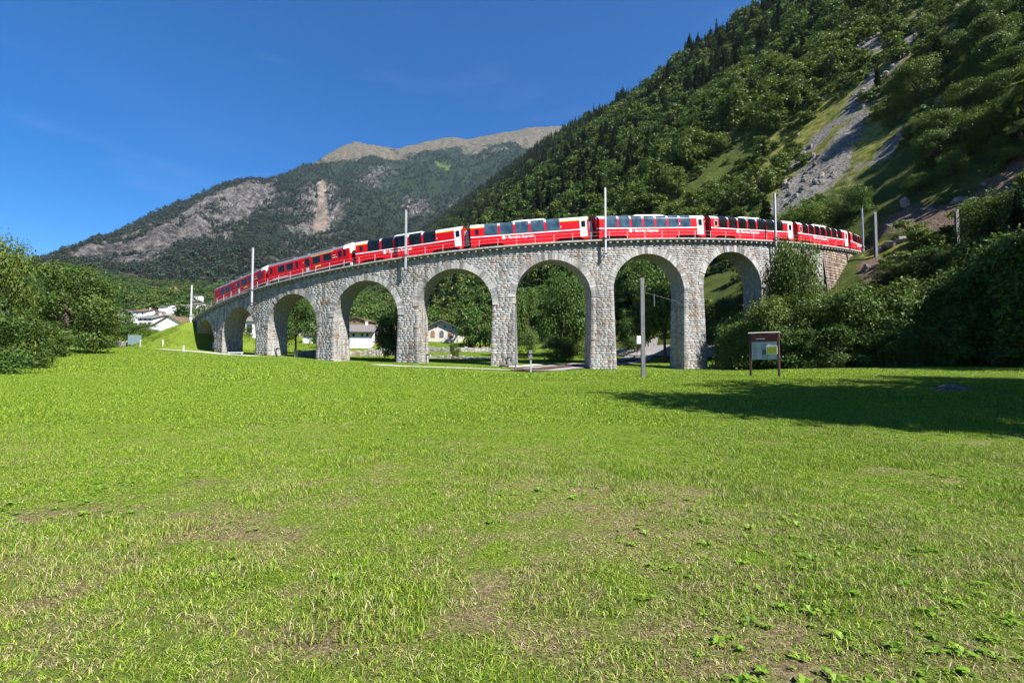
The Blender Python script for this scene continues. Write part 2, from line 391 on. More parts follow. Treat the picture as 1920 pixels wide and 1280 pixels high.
_rx = [(-150, 480), (340, 470)]; 
def _hill_f(d): return np.where(d < 0, d*.25, np.where(d < 40, .68*d, .93*d-10.0))
def _sky_td(px, py):
    a, b, c = ray(px, py); n = .875*a+.485*b; L = (.93*D0+10-1.5+EYE)/(.93*n-c)
    return tuple(td(L*a, L*b))
_ridge = [(-200, 470.), (150, 470.)]+sorted(_sky_td(*q) for q in [(1440, 22), (1390, 75), (1345, 95), (1300, 138), (1250, 162), (1200, 188), (1130, 220), (1065, 252), (985, 300), (935, 335)])
_ridge = np.array(_ridge)
def ridge_d(t): return np.interp(t, _ridge[:, 0], _ridge[:, 1])
def hill_z(x, y, rough=True):
    """height of the hillside above the valley floor at d > 0 (0 at the toe)"""
    t, d = td(x, y); dr = ridge_d(t)
    z = _hill_f(np.minimum(d, dr))-.7*np.maximum(d-dr, 0)
    if rough:
        k = np.clip((d-20)/70, 0, 1)
        z = z+k*(fbm(t/60, d/110, 4, 3)*5+fbm(t/14, d/14, 3, 8)*1.2)+np.clip(d/10, 0, 1)*fbm(x/3.5, y/3.5, 3, 4)*np.interp(d, [10, 40], [.35, .75])
    return z
def ground_z(x, y, rough=True):
    x = np.asarray(x, float); y = np.asarray(y, float)
    z = base_z(x, y); t, d = td(x, y)
    z = z+np.where(d > -3, hill_z(x, y, rough), -.75)+.75
    s, r = sr_of(x, y); l = np.maximum(np.abs(r-RAD)-2.5, 0)
    emb = zd(s)-.25-np.hypot(l, np.maximum(s+9.2, 0)*3.2)/1.75
    z = np.where((s < 0) & (s > -75), np.maximum(z, emb), z)
    cut = np.where((s > 107) & (s < 142), zd(s)-.3+1.7*l+np.maximum(s-128, 0)*2.2, 1e9)
    z = np.where((cut < z) & ((r < RAD+2.5) | (s > 117)), np.maximum(cut, z-60), z)
    return z
def G(x, y): return float(ground_z(np.array([x]), np.array([y]))[0])
def ghit(px, py, y0=3., y1=420., step=.5):
    Y = np.arange(y0, y1, step); a, b, c = ray(px, py); X = a/b*Y; Z = EYE+c/b*Y
    k = np.nonzero(Z <= ground_z(X, Y))[0]
    i = k[0] if len(k) else len(Y)-1
    return np.array([X[i], Y[i], ground_z(X[i:i+1], Y[i:i+1])[0]])

def grid_faces(nr, nc):
    i = np.arange(nr-1)[:, None]*nc+np.arange(nc-1)[None, :]
    return np.stack([i, i+1, i+nc+1, i+nc], -1).reshape(-1, 4)
def bare(x, y):
    return np.clip((fbm(np.asarray(x)/.95, np.asarray(y)/.7, 4, 91)-.29)*3.0, 0, 1)*np.clip((13-np.asarray(y))/7, 0, 1)
# meadow and valley floor: one sheet
gx = np.r_[np.arange(-330, -120, 10.), np.arange(-120, -24, 1.6), np.arange(-24, -14, .5), np.arange(-14, 14, .2), np.arange(14, 24, .5), np.arange(24, 80, 1.6), np.arange(80, 200, 10.)]
gy = np.r_[np.arange(-120, -20, 10.), np.arange(-20, 0, 1.5), np.arange(0, 13, .2), np.arange(13, 20, .4), np.arange(20, 140, 1.3), np.arange(140, 240, 8.)]
GX, GY = np.meshgrid(gx, gy)
t_, d_ = td(GX, GY)
GZ = ground_z(GX, GY, False); GZ = np.where(d_ > 1, np.minimum(GZ, base_z(GX, GY)-np.clip((d_-1)*.6, 0, 4)), GZ)
GZ = GZ+np.clip(1-d_/3, 0, 1)*(fbm(GX/2.2, GY/2.2, 3, 2)*.03+fbm(GX/9, GY/9, 2, 6)*.05)
tag(link('meadow', mesh_np('meadow', np.stack([GX, GY, GZ], -1).reshape(-1, 3), grid_faces(*GX.shape), M['ground'], smooth=True, attrs={'bare': ('POINT', bare(GX, GY).ravel())})), kind='structure')

def poly_sd(px, py, poly):
    """signed distance (positive inside) of points to a polygon"""
    px = np.asarray(px, float); py = np.asarray(py, float); P = np.array(poly, float); ins = np.zeros(px.shape, bool); dm = np.full(px.shape, 1e9)
    for i in range(len(P)):
        a, b = P[i], P[(i+1) % len(P)]; e = b-a; w0 = px-a[0]; w1 = py-a[1]
        k = np.clip((w0*e[0]+w1*e[1])/max(e@e, 1e-9), 0, 1); dm = np.minimum(dm, np.hypot(w0-k*e[0], w1-k*e[1]))
        with np.errstate(divide='ignore', invalid='ignore'):
            c = ((a[1] > py) != (b[1] > py)) & (px < (b[0]-a[0])*(py-a[1])/(b[1]-a[1]+1e-12)+a[0])
        ins ^= c
    return np.where(ins, dm, -dm)
def line_d(x, y, pts):
    dm = np.full(np.shape(x), 1e9); P = np.array(pts, float)
    for a, b in zip(P[:-1], P[1:]):
        e = b-a; w0 = x-a[0]; w1 = y-a[1]; k = np.clip((w0*e[0]+w1*e[1])/max(e@e, 1e-9), 0, 1)
        dm = np.minimum(dm, np.hypot(w0-k*e[0], w1-k*e[1]))
    return dm
def hill_at(px, py):
    a, b, c = ray(px, py); L = np.arange(40, 1500, 2.)
    X = a*L; Y = b*L; Z = EYE+c*L; k = np.nonzero(Z <= base_z(X, Y)+hill_z(X, Y, False))[0]
    i = k[0] if len(k) else len(L)-1
    return td(X[i], Y[i])
def hpts(l): return [hill_at(*q) for q in l]
MAINB = hpts([(1452, 392), (1500, 350), (1560, 300), (1610, 250), (1650, 200), (1690, 140), (1730, 60)])
BANDS = dict(
    scree=[(MAINB, 5.5), (hpts([(1500, 395), (1540, 350), (1560, 330)]), 7), (hpts([(1470, 330), (1530, 270), (1590, 225), (1640, 175)]), 2.6),
           (hpts([(1650, 300), (1710, 245), (1850, 175)]), 3.0), (hpts([(1620, 118), (1690, 105)]), 6), (hpts([(762, 545), (735, 566), (700, 590)]), 9)],
    grassy=[(hpts([(1490, 168), (1530, 140), (1560, 112), (1640, 35)]), 9), (MAINB, 16), (hpts([(1420, 330), (1500, 255), (1600, 185), (1700, 110), (1740, 40)]), 12),
            (hpts([(1460, 350), (1520, 290), (1600, 235)]), 12), (hpts([(1380, 372), (1420, 345)]), 6), (hpts([(1160, 300), (1210, 260)]), 6), (hpts([(1650, 470), (1700, 480), (1790, 470)]), 3.5)],
    brownrock=[(hpts([(1650, 440), (1700, 425), (1760, 405), (1800, 400)]), 6), (hpts([(1800, 420), (1900, 370)]), 6), (hpts([(1640, 500), (1660, 520)]), 3), (hpts([(1340, 300), (1360, 285)]), 4)],
    clear=[(MAINB, 17)])
def hill_mask(kind, t, d):
    m = np.zeros(np.shape(t))
    nb = fbm(np.asarray(t)/9, np.asarray(d)/13, 4, 83)*.5
    for pts, w in BANDS[kind]: m = np.maximum(m, np.clip(1.05+nb-line_d(t, d, pts)/(w*(1.25 if kind == 'grassy' else 1.0)), 0, 1))
    return m
tt = np.r_[np.arange(-170, -40, 10.), np.arange(-40, 150, 2.0), np.arange(150, 500, 5.), np.arange(500, 2600, 18.)]
dd = np.r_[np.arange(-3, 0, 1.), np.arange(0, 80, 2.0), np.arange(80, 300, 5.), np.arange(300, 1200, 12.)]
TT, DD = np.meshgrid(tt, dd)
HX = -.485*TT+.875*(DD+D0); HY = .875*TT+.485*(DD+D0)
HZ = ground_z(HX, HY)-np.where(DD < .5, .35, 0)
tag(link('hillside', mesh_np('hillside', np.stack([HX, HY, HZ], -1).reshape(-1, 3), grid_faces(*TT.shape), M['hill'], smooth=True,
    attrs={k: ('POINT', hill_mask(k, TT, DD).ravel()) for k in BANDS if k != 'clear'})), kind='structure')

# far valley side and mountain, built column by column with their true distances
SKY = np.array([(-700, 470), (-200, 500), (20, 512), (60, 506), (105, 497), (160, 462), (225, 433), (270, 406), (330, 383), (400, 353), (450, 339), (500, 337), (540, 321), (600, 300),
                (640, 277), (665, 268), (700, 273), (740, 281), (800, 265), (850, 258), (880, 263), (930, 252), (985, 241), (1060, 237), (1200, 250), (1500, 260)], float)
mpx = np.r_[np.arange(-700, -60, 20.), np.arange(-60, 1260, 4.), np.arange(1260, 1500, 20.)]
def mrow(Y, xs, ys): return Y, np.interp(mpx, xs, ys)
XS = [-700, 0, 130, 280, 560, 760, 1000]
nearrows = [mrow(220, XS, [604, 610, 612, 612, 624, 632, 632]), mrow(350, XS, [585, 585, 584, 588, 592, 600, 610]), mrow(520, XS, [545, 540, 530, 560, 566, 572, 590]),
            mrow(750, XS, [520, 517, 508, 542, 545, 550, 570]), mrow(1100, XS, [512, 514, 512, 529, 528, 535, 550])]
Yr = np.interp(mpx, [-700, 50, 110, 300, 520, 640, 800, 1060, 1500], [1700, 1700, 1900, 2300, 2800, 3800, 4200, 4300, 4300])
yr = np.interp(mpx, SKY[:, 0], SKY[:, 1])
cols_Y = [np.full(len(mpx), 125.), np.full(len(mpx), 160.)]; cols_y = []
def ypix_to_z(Y, yp):
    yc = (640-yp)/F_PX; c, s = math.cos(PITCH), math.sin(PITCH); return EYE+(s+yc*c)/(c-yc*s)*Y
def pxX(Y, yp):
    yc = (640-yp)/F_PX; c, s = math.cos(PITCH), math.sin(PITCH); return (mpx-960)/F_PX/(c-yc*s)*Y
rows = []
for Y, dz in ((125., -2.0), (165., -.8)):
    X = pxX(Y, np.full(len(mpx), 620.)); Xc = np.minimum(X, (D0-.485*Y)/.875-2)
    rows.append((np.full(len(mpx), Y), X, base_z(X, np.full(len(mpx), Y))+dz, np.full(len(mpx), 640.)))
def addrow(Y, yp): rows.append((Y, pxX(Y, yp), ypix_to_z(Y, yp), yp))
for (Ya, ya), (Yb, yb) in zip(nearrows[:-1], nearrows[1:]):
    for k in np.linspace(0, 1, 10)[:-1]: addrow(np.full(len(mpx), Ya+(Yb-Ya)*k), ya+(yb-ya)*k)
y11 = nearrows[-1][1]
for g in np.linspace(0, 1, 200): addrow(1100+(Yr-1100)*g, y11+(yr-y11)*g**.85)
for k in (1, 2, 3): rows.append((Yr*(1+.08*k), rows[-1][1]*1.05, rows[-1][2]-90*k, yr+20))
MY, MX, MZ, MP = [np.array([r[i] for r in rows]) for i in range(4)]
rowi = np.arange(len(rows))[:, None]
amp = np.clip((MY-200)/2500, 0, 1)*np.where(rowi >= len(rows)-8, .35, 1)
MZ = MZ+amp*np.clip((len(rows)-4-rowi)/60., .22, 1)*(fbm(MX/420, MY/420, 5, 1)*75+(1-np.abs(fbm(MX/160, MY/160, 4, 9)))*30-15)
MPX = np.broadcast_to(mpx[None, :], MX.shape); MZ = MZ+np.clip((MY-900)/900, 0, 1)*np.clip((len(rows)-4-rowi)/25., .3, 1)*(fbm(MX/70, MY/90, 4, 17)*20+(1-np.abs(fbm(MX/45, MY/60, 3, 27)))*14)
CLIFF = [(95, 506), (160, 474), (225, 446), (270, 418), (335, 396), (440, 356), (522, 350), (512, 385), (450, 425), (410, 450), (340, 466), (300, 497), (200, 515)]
SLIDE = [(598, 374), (606, 371), (609, 400), (617, 432), (609, 441), (600, 430), (592, 432), (588, 424), (598, 405)]
rockm = .5+poly_sd(MPX, MP, CLIFF)/26
for (a, b, w, h, v) in [(470, 395, 70, 22, .45), (580, 425, 50, 40, .5), (705, 340, 40, 14, .45), (1060, 262, 50, 40, .5), (640, 470, 70, 20, .4), (560, 470, 80, 30, .42), (610, 285, 60, 12, .5),
                        (230, 545, 60, 22, .55), (598, 415, 38, 42, .62), (780, 380, 40, 20, .45), (1080, 300, 30, 40, .5), (870, 395, 40, 25, .45)]:
    rockm = np.maximum(rockm, v+.25-np.hypot((MPX-a)/w, (MP-b)/h)*.35)
rockm = np.clip(rockm, .08, 1)
alp = np.clip(.45+.35*fbm(MX/160, MY/160, 4, 71)+(np.interp(MPX, [540, 600, 640, 700, 760, 860, 940, 1000, 1100], [285, 296, 302, 303, 296, 287, 282, 285, 292])-MP)/34, 0, 1)
slide = np.clip(.55+poly_sd(MPX, MP, SLIDE)/16, 0, 1)
field = np.zeros(MX.shape)
for poly in ([(290, 580), (330, 563), (395, 548), (420, 556), (400, 578)], [(600, 640), (800, 634), (800, 646), (600, 652)], [(815, 320), (845, 319), (845, 327), (818, 328)], [(370, 540), (440, 520), (450, 528), (390, 548)]):
    field = np.maximum(field, np.clip(.5+poly_sd(MPX, MP, poly)/6, 0, 1))
field = np.maximum(field, np.where(MY < 320, .6, 0))
tag(link('mountain', mesh_np('mountain', np.stack([MX, MY, MZ], -1).reshape(-1, 3), grid_faces(*MX.shape), M['mountain'], smooth=True,
    attrs=dict(rock=('POINT', rockm.ravel()), alpine=('POINT', alp.ravel()), slide=('POINT', slide.ravel()), field=('POINT', field.ravel())))), kind='structure')

# ------------------------------------------------------------------ the stone viaduct
VI = empty('viaduct', vp(62, 0, 0), 0, 'long curved grey granite railway viaduct of tall round arches across the meadow', 'viaduct')
VIo = np.array(VI.location)
CR = [9.45, 10.88, 12.12, 13.35, 14.52, 15.57, 16.65, 17.65, 18.35]      # arch crowns
CI = [-3.45+13.12*i for i in range(9)]; HW = 5.06; RING = .86; WO = 1.55
ZS = [c-HW for c in CR]
def hw(i, z): return HW-.025*np.maximum(ZS[i]-np.asarray(z, float), 0)
def woff(s, z): return WO+.018*(zd(s)-np.asarray(z, float))
S0, S1 = -9.6, 108.2
def rnd_attr(n): return ('FACE', rng.random(n))
# core: spandrels, soffits, pier cores (mortar and rubble seen between the blocks)
def pier_edges(i, z):
    """pier between bay i and i+1 (i = -1 / 8 for the abutments): left and right edge at height z"""
    l = CI[i]+hw(i, z) if i >= 0 else np.full(np.shape(z), S0)
    r = CI[i+1]-hw(i+1, z) if i < 8 else np.full(np.shape(z), S1)
    return l, r
core = MB()
def foot(s, off): 
    p = vp(s, off, 0); return G(p[0], p[1])-.4
def sheet(P, mb):  # P (r,c,3)
    r, c, _ = P.shape; mb.add((P-VIo).reshape(-1, 3), grid_faces(r, c).tolist())
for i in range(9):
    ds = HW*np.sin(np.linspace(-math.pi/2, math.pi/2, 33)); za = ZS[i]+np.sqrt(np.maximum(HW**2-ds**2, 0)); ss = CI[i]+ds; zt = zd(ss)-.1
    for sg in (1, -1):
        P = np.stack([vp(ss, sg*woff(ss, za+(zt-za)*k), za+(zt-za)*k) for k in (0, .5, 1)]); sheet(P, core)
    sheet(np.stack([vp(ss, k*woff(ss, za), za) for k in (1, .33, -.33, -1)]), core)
    CROWN = zd(CI[i])
piers = []
for i in range(-1, 9):
    mid = (S0 if i < 0 else CI[i]+HW)*.5+(S1 if i == 8 else CI[i+1]-HW)*.5
    zf = min(foot(mid, 2), foot(mid, -2)); ztop_l = zd(CI[i]+HW if i >= 0 else S0)-.1; ztop_r = zd(CI[i+1]-HW if i < 8 else S1)-.1
    pm = MB(); k = np.linspace(0, 1, 12)
    zl = zf+(ztop_l-zf)*k; zr = zf+(ztop_r-zf)*k
    l = pier_edges(i, zl)[0]; r = pier_edges(i, zr)[1]
    quad = [vp(l, woff(l, zl), zl), vp(r, woff(r, zr), zr), vp(r, -woff(r, zr), zr), vp(l, -woff(l, zl), zl), vp(l, woff(l, zl), zl)]
    if i == 8:   # long abutment: follow the curve
        fr = np.linspace(0, 1, 6); quad = [vp(l+(r-l)*q, woff(l, zl+(zr-zl)*q), zl+(zr-zl)*q) for q in fr]+[vp(l+(r-l)*q, -woff(l, zl+(zr-zl)*q), zl+(zr-zl)*q) for q in fr[::-1]]+[quad[0]]
    sheet(np.stack(quad, 1), pm); piers.append((i, pm, zf))
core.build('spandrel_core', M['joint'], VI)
# rough blocks: 5-sided rock-faced stones standing proud of the core
def blocks(f, u0, u1, v0, v1, prot=(.02, .052), joint=.007):
    n = len(u0); u0 = u0+joint; u1 = u1-joint; v0 = v0+joint; v1 = v1-joint
    iu = np.minimum(.04, (u1-u0)*.2); iv = np.minimum(.035, (v1-v0)*.2)
    def jt(a): return (rng.random(n)-.5)*a
    h = lambda: prot[0]+(prot[1]-prot[0])*rng.random(n)
    z = np.zeros(n)
    U = [u0, u1, u1, u0, u0+iu+jt(.03), u1-iu+jt(.03), u1-iu+jt(.03), u0+iu+jt(.03)]
    Vv = [v0, v0, v1, v1, v0+iv+jt(.03), v0+iv+jt(.03), v1-iv+jt(.03), v1-iv+jt(.03)]
    Hh = [z-.05, z-.05, z-.05, z-.05, h(), h(), h(), h()]
    P = np.stack([f(a, b, c) for a, b, c in zip(U, Vv, Hh)], 1)
    F = (np.arange(n)[:, None, None]*8+np.array([[4, 5, 6, 7], [0, 1, 5, 4], [1, 2, 6, 5], [2, 3, 7, 6], [3, 0, 4, 7]])[None]).reshape(-1, 4)
    return P.reshape(-1, 3), F, np.repeat(rng.random(n), 5)
def fill(a, b, lo=.36, hi=.95):
    out = []; x = a
    while b-x > .16:
        w = lo+(hi-lo)*random.random()
        if b-x-w < .4: w = b-x if b-x < hi*1.15 else (b-x)*.5
        out.append((x, x+w)); x += w
    return out
def solid(z0, z1):
    """stretches of the outer face that are stone in the course z0..z1"""
    zm = (z0+z1)/2; cuts = []
    for i in range(9):
        dz = zm-ZS[i]
        h = float(hw(i, zm)) if dz <= 0 else (math.sqrt((HW+RING)**2-dz*dz) if dz < HW+RING else 0)
        if dz <= 0: h = float(hw(i, zm))
        if h > 0: cuts.append((CI[i]-h, CI[i]+h))
    segs = []; x = S0
    for a, b in cuts:
        if a > x: segs.append((x, a))
        x = max(x, b)
    segs.append((x, S1)); return segs
zc = 0.2; U0, U1, V0, V1 = [], [], [], []
while zc < 21:
    hgt = .22+.12*random.random()
    for a, b in solid(zc, zc+hgt):
        for p, q in fill(a, b):
            top = min(zd(p), zd(q))-.52
            if zc > top-.12: continue
            U0.append(p); U1.append(q); V0.append(zc); V1.append(min(zc+hgt, top))
    zc += hgt
U0, U1, V0, V1 = map(np.array, (U0, U1, V0, V1))
um = (U0+U1)/2; pp = vp(um, 2.0, 0); keep = V1 > ground_z(pp[:, 0], pp[:, 1])-.3
U0, U1, V0, V1, um = U0[keep], U1[keep], V0[keep], V1[keep], um[keep]
def owner(s, v):
    """which pier a block belongs to, or -9 for the spandrel wall above the springings"""
    for i in range(-1, 9):
        l = CI[i]+HW if i >= 0 else S0-1; r = CI[i+1]-HW if i < 8 else S1+1
        if l-.6 <= s <= r+.6:
            zmin = min(ZS[i] if i >= 0 else 99, ZS[i+1] if i < 8 else 99)
            return i if v < zmin else -9
    return -9
own = np.array([owner(a, b) for a, b in zip(um, (V0+V1)/2)])
f_out = lambda u, v, h: vp(u, woff(u, v)+h, v)-VIo
sel = own == -9; P, F, a = blocks(f_out, U0[sel], U1[sel], V0[sel], V1[sel])
link('spandrel_wall', mesh_np('spandrel_wall', P, F, M['stone'], {'rnd': ('FACE', a)}), VI)
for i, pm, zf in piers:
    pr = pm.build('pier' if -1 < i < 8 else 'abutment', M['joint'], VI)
    sel = own == i; PA = [blocks(f_out, U0[sel], U1[sel], V0[sel], V1[sel])]
    for side in (0, 1):   # cheeks of the pier under the two arches
        j = i if side == 0 else i+1
        if j < 0 or j > 8: continue
        u0, u1, v0, v1 = [], [], [], []; z = zf+.1
        while z < ZS[j]-.05:
            hgt = min(.22+.12*random.random(), ZS[j]-z)
            w = WO+.018*(zd(CI[j])-z)
            for p, q in fill(-w, w): u0.append(p); u1.append(q); v0.append(z); v1.append(z+hgt)
            z += hgt
        sg = 1 if side == 0 else -1
        fs = (lambda u, v, h, j=j, sg=sg: vp(CI[j]+sg*(hw(j, v)-h), u, v)-VIo)
        PA.append(blocks(fs, *map(np.array, (u0, u1, v0, v1))))
    V = np.concatenate([p[0] for p in PA]); off = np.cumsum([0]+[len(p[0]) for p in PA[:-1]])
    F = np.concatenate([p[1]+o for p, o in zip(PA, off)]); a = np.concatenate([p[2] for p in PA])
    link('stone_facing', mesh_np('stone_facing', V, F, M['stone'] if i < 8 else M['brownstone'], {'rnd': ('FACE', a)}), pr)
for i in range(9):    # rings of dressed voussoirs, and soffit
    n = 39; V = []; F = []; a = []
    for k in range(n):
        t0 = math.pi*(k+.04)/n; t1 = math.pi*(k+.96)/n; ro = HW+RING*(.86+.26*random.random()); pr = .05+.07*random.random()
        q = [(HW, t0), (HW, t1), (ro, t1), (ro, t0)]; b = len(V)
        for h in (-.3, pr):
            for r_, t in q:
                s_ = CI[i]+r_*math.cos(t); z_ = min(ZS[i]+r_*math.sin(t), float(zd(s_))-.5)
                V.append(vp(s_, float(woff(s_, z_))+h+(random.random()-.5)*.02, z_)-VIo)
        F += [[b+4, b+5, b+6, b+7], [b, b+1, b+5, b+4], [b+1, b+2, b+6, b+5], [b+2, b+3, b+7, b+6], [b+3, b, b+4, b+7]]; a += [random.random()]*5
    link('arch_ring', mesh_np('arch_ring', np.array(V), F, M['voussoir'], {'rnd': ('FACE', a)}), VI)
# coping slab, deck, ballast, rails
SS = np.arange(S0-2, 128, 1.2)
def ribbon(prof, s=SS, o=VIo):
    """sweep a closed (off,dz) profile along the alignment"""
    P = np.stack([vp(s, a, zd(s)+b) for a, b in prof+[prof[0]]], 1)-o; return P.reshape(-1, 3), grid_faces(*P.shape[:2]).tolist()
for sg in (1, -1):
    V, F = ribbon([(sg*1.2, 0), (sg*2.16, 0), (sg*2.16, -.20), (sg*1.2, -.24)]); link('coping', mesh_np('coping', V, F, M['concrete']), VI)
V, F = ribbon([(-1.25, -.04), (1.25, -.04), (1.25, -.35), (-1.25, -.35)]); link('ballast_bed', mesh_np('ballast_bed', V, F, M['ballast']), VI)
for sg in (.5, -.5):
    V, F = ribbon([(sg-.035, .12), (sg+.035, .12), (sg+.06, -.03), (sg-.06, -.03)]); link('rail', mesh_np('rail', V, F, M['rust']), VI)
cb = MB(); cb.box(-.13, .13, -.52, .0, -.30, -.03); cme = mesh_np('corbel', cb.v, cb.f, M['concrete'])
cs = np.arange(S0+.4, 125, .94); order = np.argsort(np.abs(cs-62)); few = set(order[:100].tolist()); rest = MB()
for k, s_ in enumerate(cs):
    th = A0+s_/RAD; p = vp(s_, 1.52, zd(s_)-.215)-VIo; rz = th+math.pi/2
    if k in few: link('corbel', cme, VI, p, (0, 0, rz))
    else: rest.box(-.13, .13, -.52, .0, -.30, -.03, 0, Matrix.Translation(tuple(p)) @ Matrix.Rotation(rz, 4, 'Z'))
tag(rest.build('corbels', M['concrete'], VI), kind='stuff')
rl = MB()
for h, r_ in ((.98, .012), (.50, .010)):
    for sg in (1, -1):
        pts = [tuple(p) for p in vp(np.arange(S0-2, 127, 2.46), sg*2.08, zd(np.arange(S0-2, 127, 2.46))+h)-VIo]; rl.tube(pts, r_, 5)
rail_o = rl.build('railing', M['steel'], VI)
pb = MB(); pb.box(-.026, .026, -.026, .026, 0, 1.0); pme = mesh_np('railing_post', pb.v, pb.f, M['steel'])
for s_ in np.arange(S0-2, 127, 2.46):
    for sg in ((1, -1) if s_ > 20 and s_ < 100 else (1,)):
        if sg < 0: continue
        link('railing_post', pme, rail_o, vp(s_, 2.08, zd(s_)-.02)-VIo, (0, 0, A0+s_/RAD))
# brown retaining wall that carries the line on into the hillside
RS = np.arange(S1-.1, 127, 1.0)
RW = empty('retaining_wall', vp(117, 0, 0), 0, 'rusty brown stone retaining wall where the viaduct meets the hillside', 'wall'); RWo = np.array(RW.location)
zb = np.array([min(G(*vp(s_, 3.5, 0)[:2]), float(zd(s_))-1)-1.5 for s_ in RS])
P = np.stack([vp(RS, 1.5+.10*(zd(RS)-zz), zz) for zz in (zb, (zb+zd(RS))/2, zd(RS)-.2)], 1)-RWo
link('wall_core', mesh_np('wall_core', P.reshape(-1, 3), grid_faces(*P.shape[:2]), M['joint']), RW)
u0, u1, v0, v1 = [], [], [], []; z = 2.0
while z < 21.5:
    hgt = .32+.2*random.random()
    for p, q in fill(S1, 126.5, .4, 1.0):
        top = min(float(zd(p)), float(zd(q)))-.3; bt = np.interp(p, RS, zb)
        if z > top-.12 or z+hgt < bt: continue
        u0.append(p); u1.append(q); v0.append(z); v1.append(min(z+hgt, top))
    z += hgt
P, F, a = blocks(lambda u, v, h: vp(u, 1.5+.10*(zd(u)-v)+h, v)-RWo, *map(np.array, (u0, u1, v0, v1)), prot=(.03, .13))
link('stone_facing', mesh_np('stone_facing', P, F, M['brownstone'], {'rnd': ('FACE', a)}), RW)
bu = MB()     # sloping buttress at the end of the wall
ps = 121.5
pA = [vp(ps+w, 1.6, zd(ps)-2.0)-RWo for w in (-1.2, 1.2)]; pB = [vp(ps+w+2, 7.5, G(*vp(ps+2, 7.5, 0)[:2])-.8)-RWo for w in (-1.3, 1.3)]; pC = [vp(ps+w, 1.6, zd(ps)-9)-RWo for w in (-1.2, 1.2)]
bu.add(pA+pB+pC, [[0, 1, 3, 2], [0, 2, 4], [1, 5, 3], [2, 3, 5, 4]]); bu.build('buttress', M['brownstone'], RW)

# ------------------------------------------------------------------ the train
CL, CW = 16.2, 1.32     # body length, half width
def profile(h_side=2.78, top=3.56, w=CW):
    """half cross-section of a coach from the sill up over the shoulder: list of (y, z), camera side is -y"""
    pts = [(-w, .62), (-w, h_side)]
    for k in range(1, 8):
        a = math.pi/2*k/7; pts.append((-w+(w*.62)*(1-math.cos(a)), h_side+(top-h_side)*math.sin(a)))
    pts.append((0, top+.04)); return pts
PROF = profile()
def prof_strip(z0, z1, grow=0.0):
    """the part of the profile between two heights, pushed outwards by grow"""
    P = np.array(PROF); out = []
    L = np.r_[0, np.cumsum(np.hypot(*np.diff(P, axis=0).T))]
    zz = P[:, 1]; l0 = np.interp(z0, zz, L); l1 = np.interp(z1, zz, L)
    ls = [l0]+[l for l in L if l0 < l < l1]+[l1]
    for l in ls:
        y, z = np.interp(l, L, P[:, 0]), np.interp(l, L, zz)
        e = .02; ya, za = np.interp(l-e, L, P[:, 0]), np.interp(l-e, L, zz); yb, zb_ = np.interp(l+e, L, P[:, 0]), np.interp(l+e, L, zz)
        tx, tz = yb-ya, zb_-za; n = math.hypot(tx, tz) or 1; nx, nz = -tz/n, tx/n
        if nx > 0: nx, nz = nx, nz
        out.append((y+nx*grow, z+nz*grow))
    return out
def skin(mb, x0, x1, z0, z1, grow=.012, mi=0, both=True, side=None):
    """a panel lying on the coach side, following its curve, with closed edges"""
    for sg in ((1, -1) if side is None else (side,)):
        o = prof_strip(z0, z1, grow); i = prof_strip(z0, z1, -.02); n = len(o)
        V = [(x, sg*y, z) for x in (x0, x1) for (y, z) in o]+[(x, sg*y, z) for x in (x0, x1) for (y, z) in i]
        F = []
        for k in range(n-1):
            F.append([k, k+1, n+k+1, n+k])
        F += [[0, n, 3*n, 2*n], [n-1, 2*n-1, 4*n-1, 3*n-1]]
        F += [[k, k+1, 2*n+k+1, 2*n+k] for k in range(n-1)]+[[n+k, n+k+1, 3*n+k+1, 3*n+k] for k in range(n-1)]
        mb.add(V, F, mi)
def text(name, s, size, loc, mat, parent, ext=.006, rot=(math.pi/2, 0, 0), align='LEFT', bold=.0):
    c = bpy.data.curves.new(name, 'FONT'); c.body = s; c.size = size; c.extrude = ext; c.offset = bold; c.align_x = align; c.materials.append(mat)
    tmp = link('lettering_curve', c); bpy.context.view_layer.update()
    me = bpy.data.meshes.new_from_object(tmp.evaluated_get(bpy.context.evaluated_depsgraph_get())); me.name = name
    bpy.data.objects.remove(tmp); bpy.data.curves.remove(c)
    if not me.materials: me.materials.append(mat)
    return link(name, me, parent, loc, rot)
def bogie(root, x, dark):
    b = MB(); b.box(-1.15, 1.15, -.95, -.85, .28, .5); b.box(-1.15, 1.15, .85, .95, .28, .5); b.box(-.25, .25, -.9, .9, .3, .55)
    o = b.build('bogie', dark, root, (x, 0, 0))
    for wx in (-.8, .8):
        w = MB()
        for sy in (-.52, .52): w.tube([(0, sy-.06, 0), (0, sy+.06, 0)], .36, 16)
        w.tube([(0, -.8, 0), (0, .8, 0)], .07, 8); w.build('wheelset', dark, o, (wx, 0, .36+.10))
def end_wall(mb, x, dx, mi):
    P = prof_strip(.62, 3.58, -.005); poly = P+[(-y, z) for y, z in P[::-1]]
    mb.prism(poly, 'x', min(x, x+dx), max(x, x+dx), mi)
def shell(root, roof_m, roof_from=3.04):
    h = CL/2
    b = MB(); P = prof_strip(.62, roof_from, 0); n = len(P)
    for sg in (1, -1):
        b.add([(x, sg*y, z) for x in (-h, h) for y, z in P], [[k, k+1, n+k+1, n+k] for k in range(n-1)])
    b.add([(-h, -CW, .62), (h, -CW, .62), (h, CW, .62), (-h, CW, .62)], [[0, 1, 2, 3]])
    body = b.build('body', M['red'], root)
    r = MB(); P = prof_strip(roof_from, 3.62, .004); P = P+[(-y, z) for y, z in P[::-1]][1:]; n = len(P)
    r.add([(x, y, z) for x in (-h, h) for y, z in P], [[k, k+1, n+k+1, n+k] for k in range(n-1)])
    roof = r.build('roof', roof_m, root, smooth=True)
    return body, roof
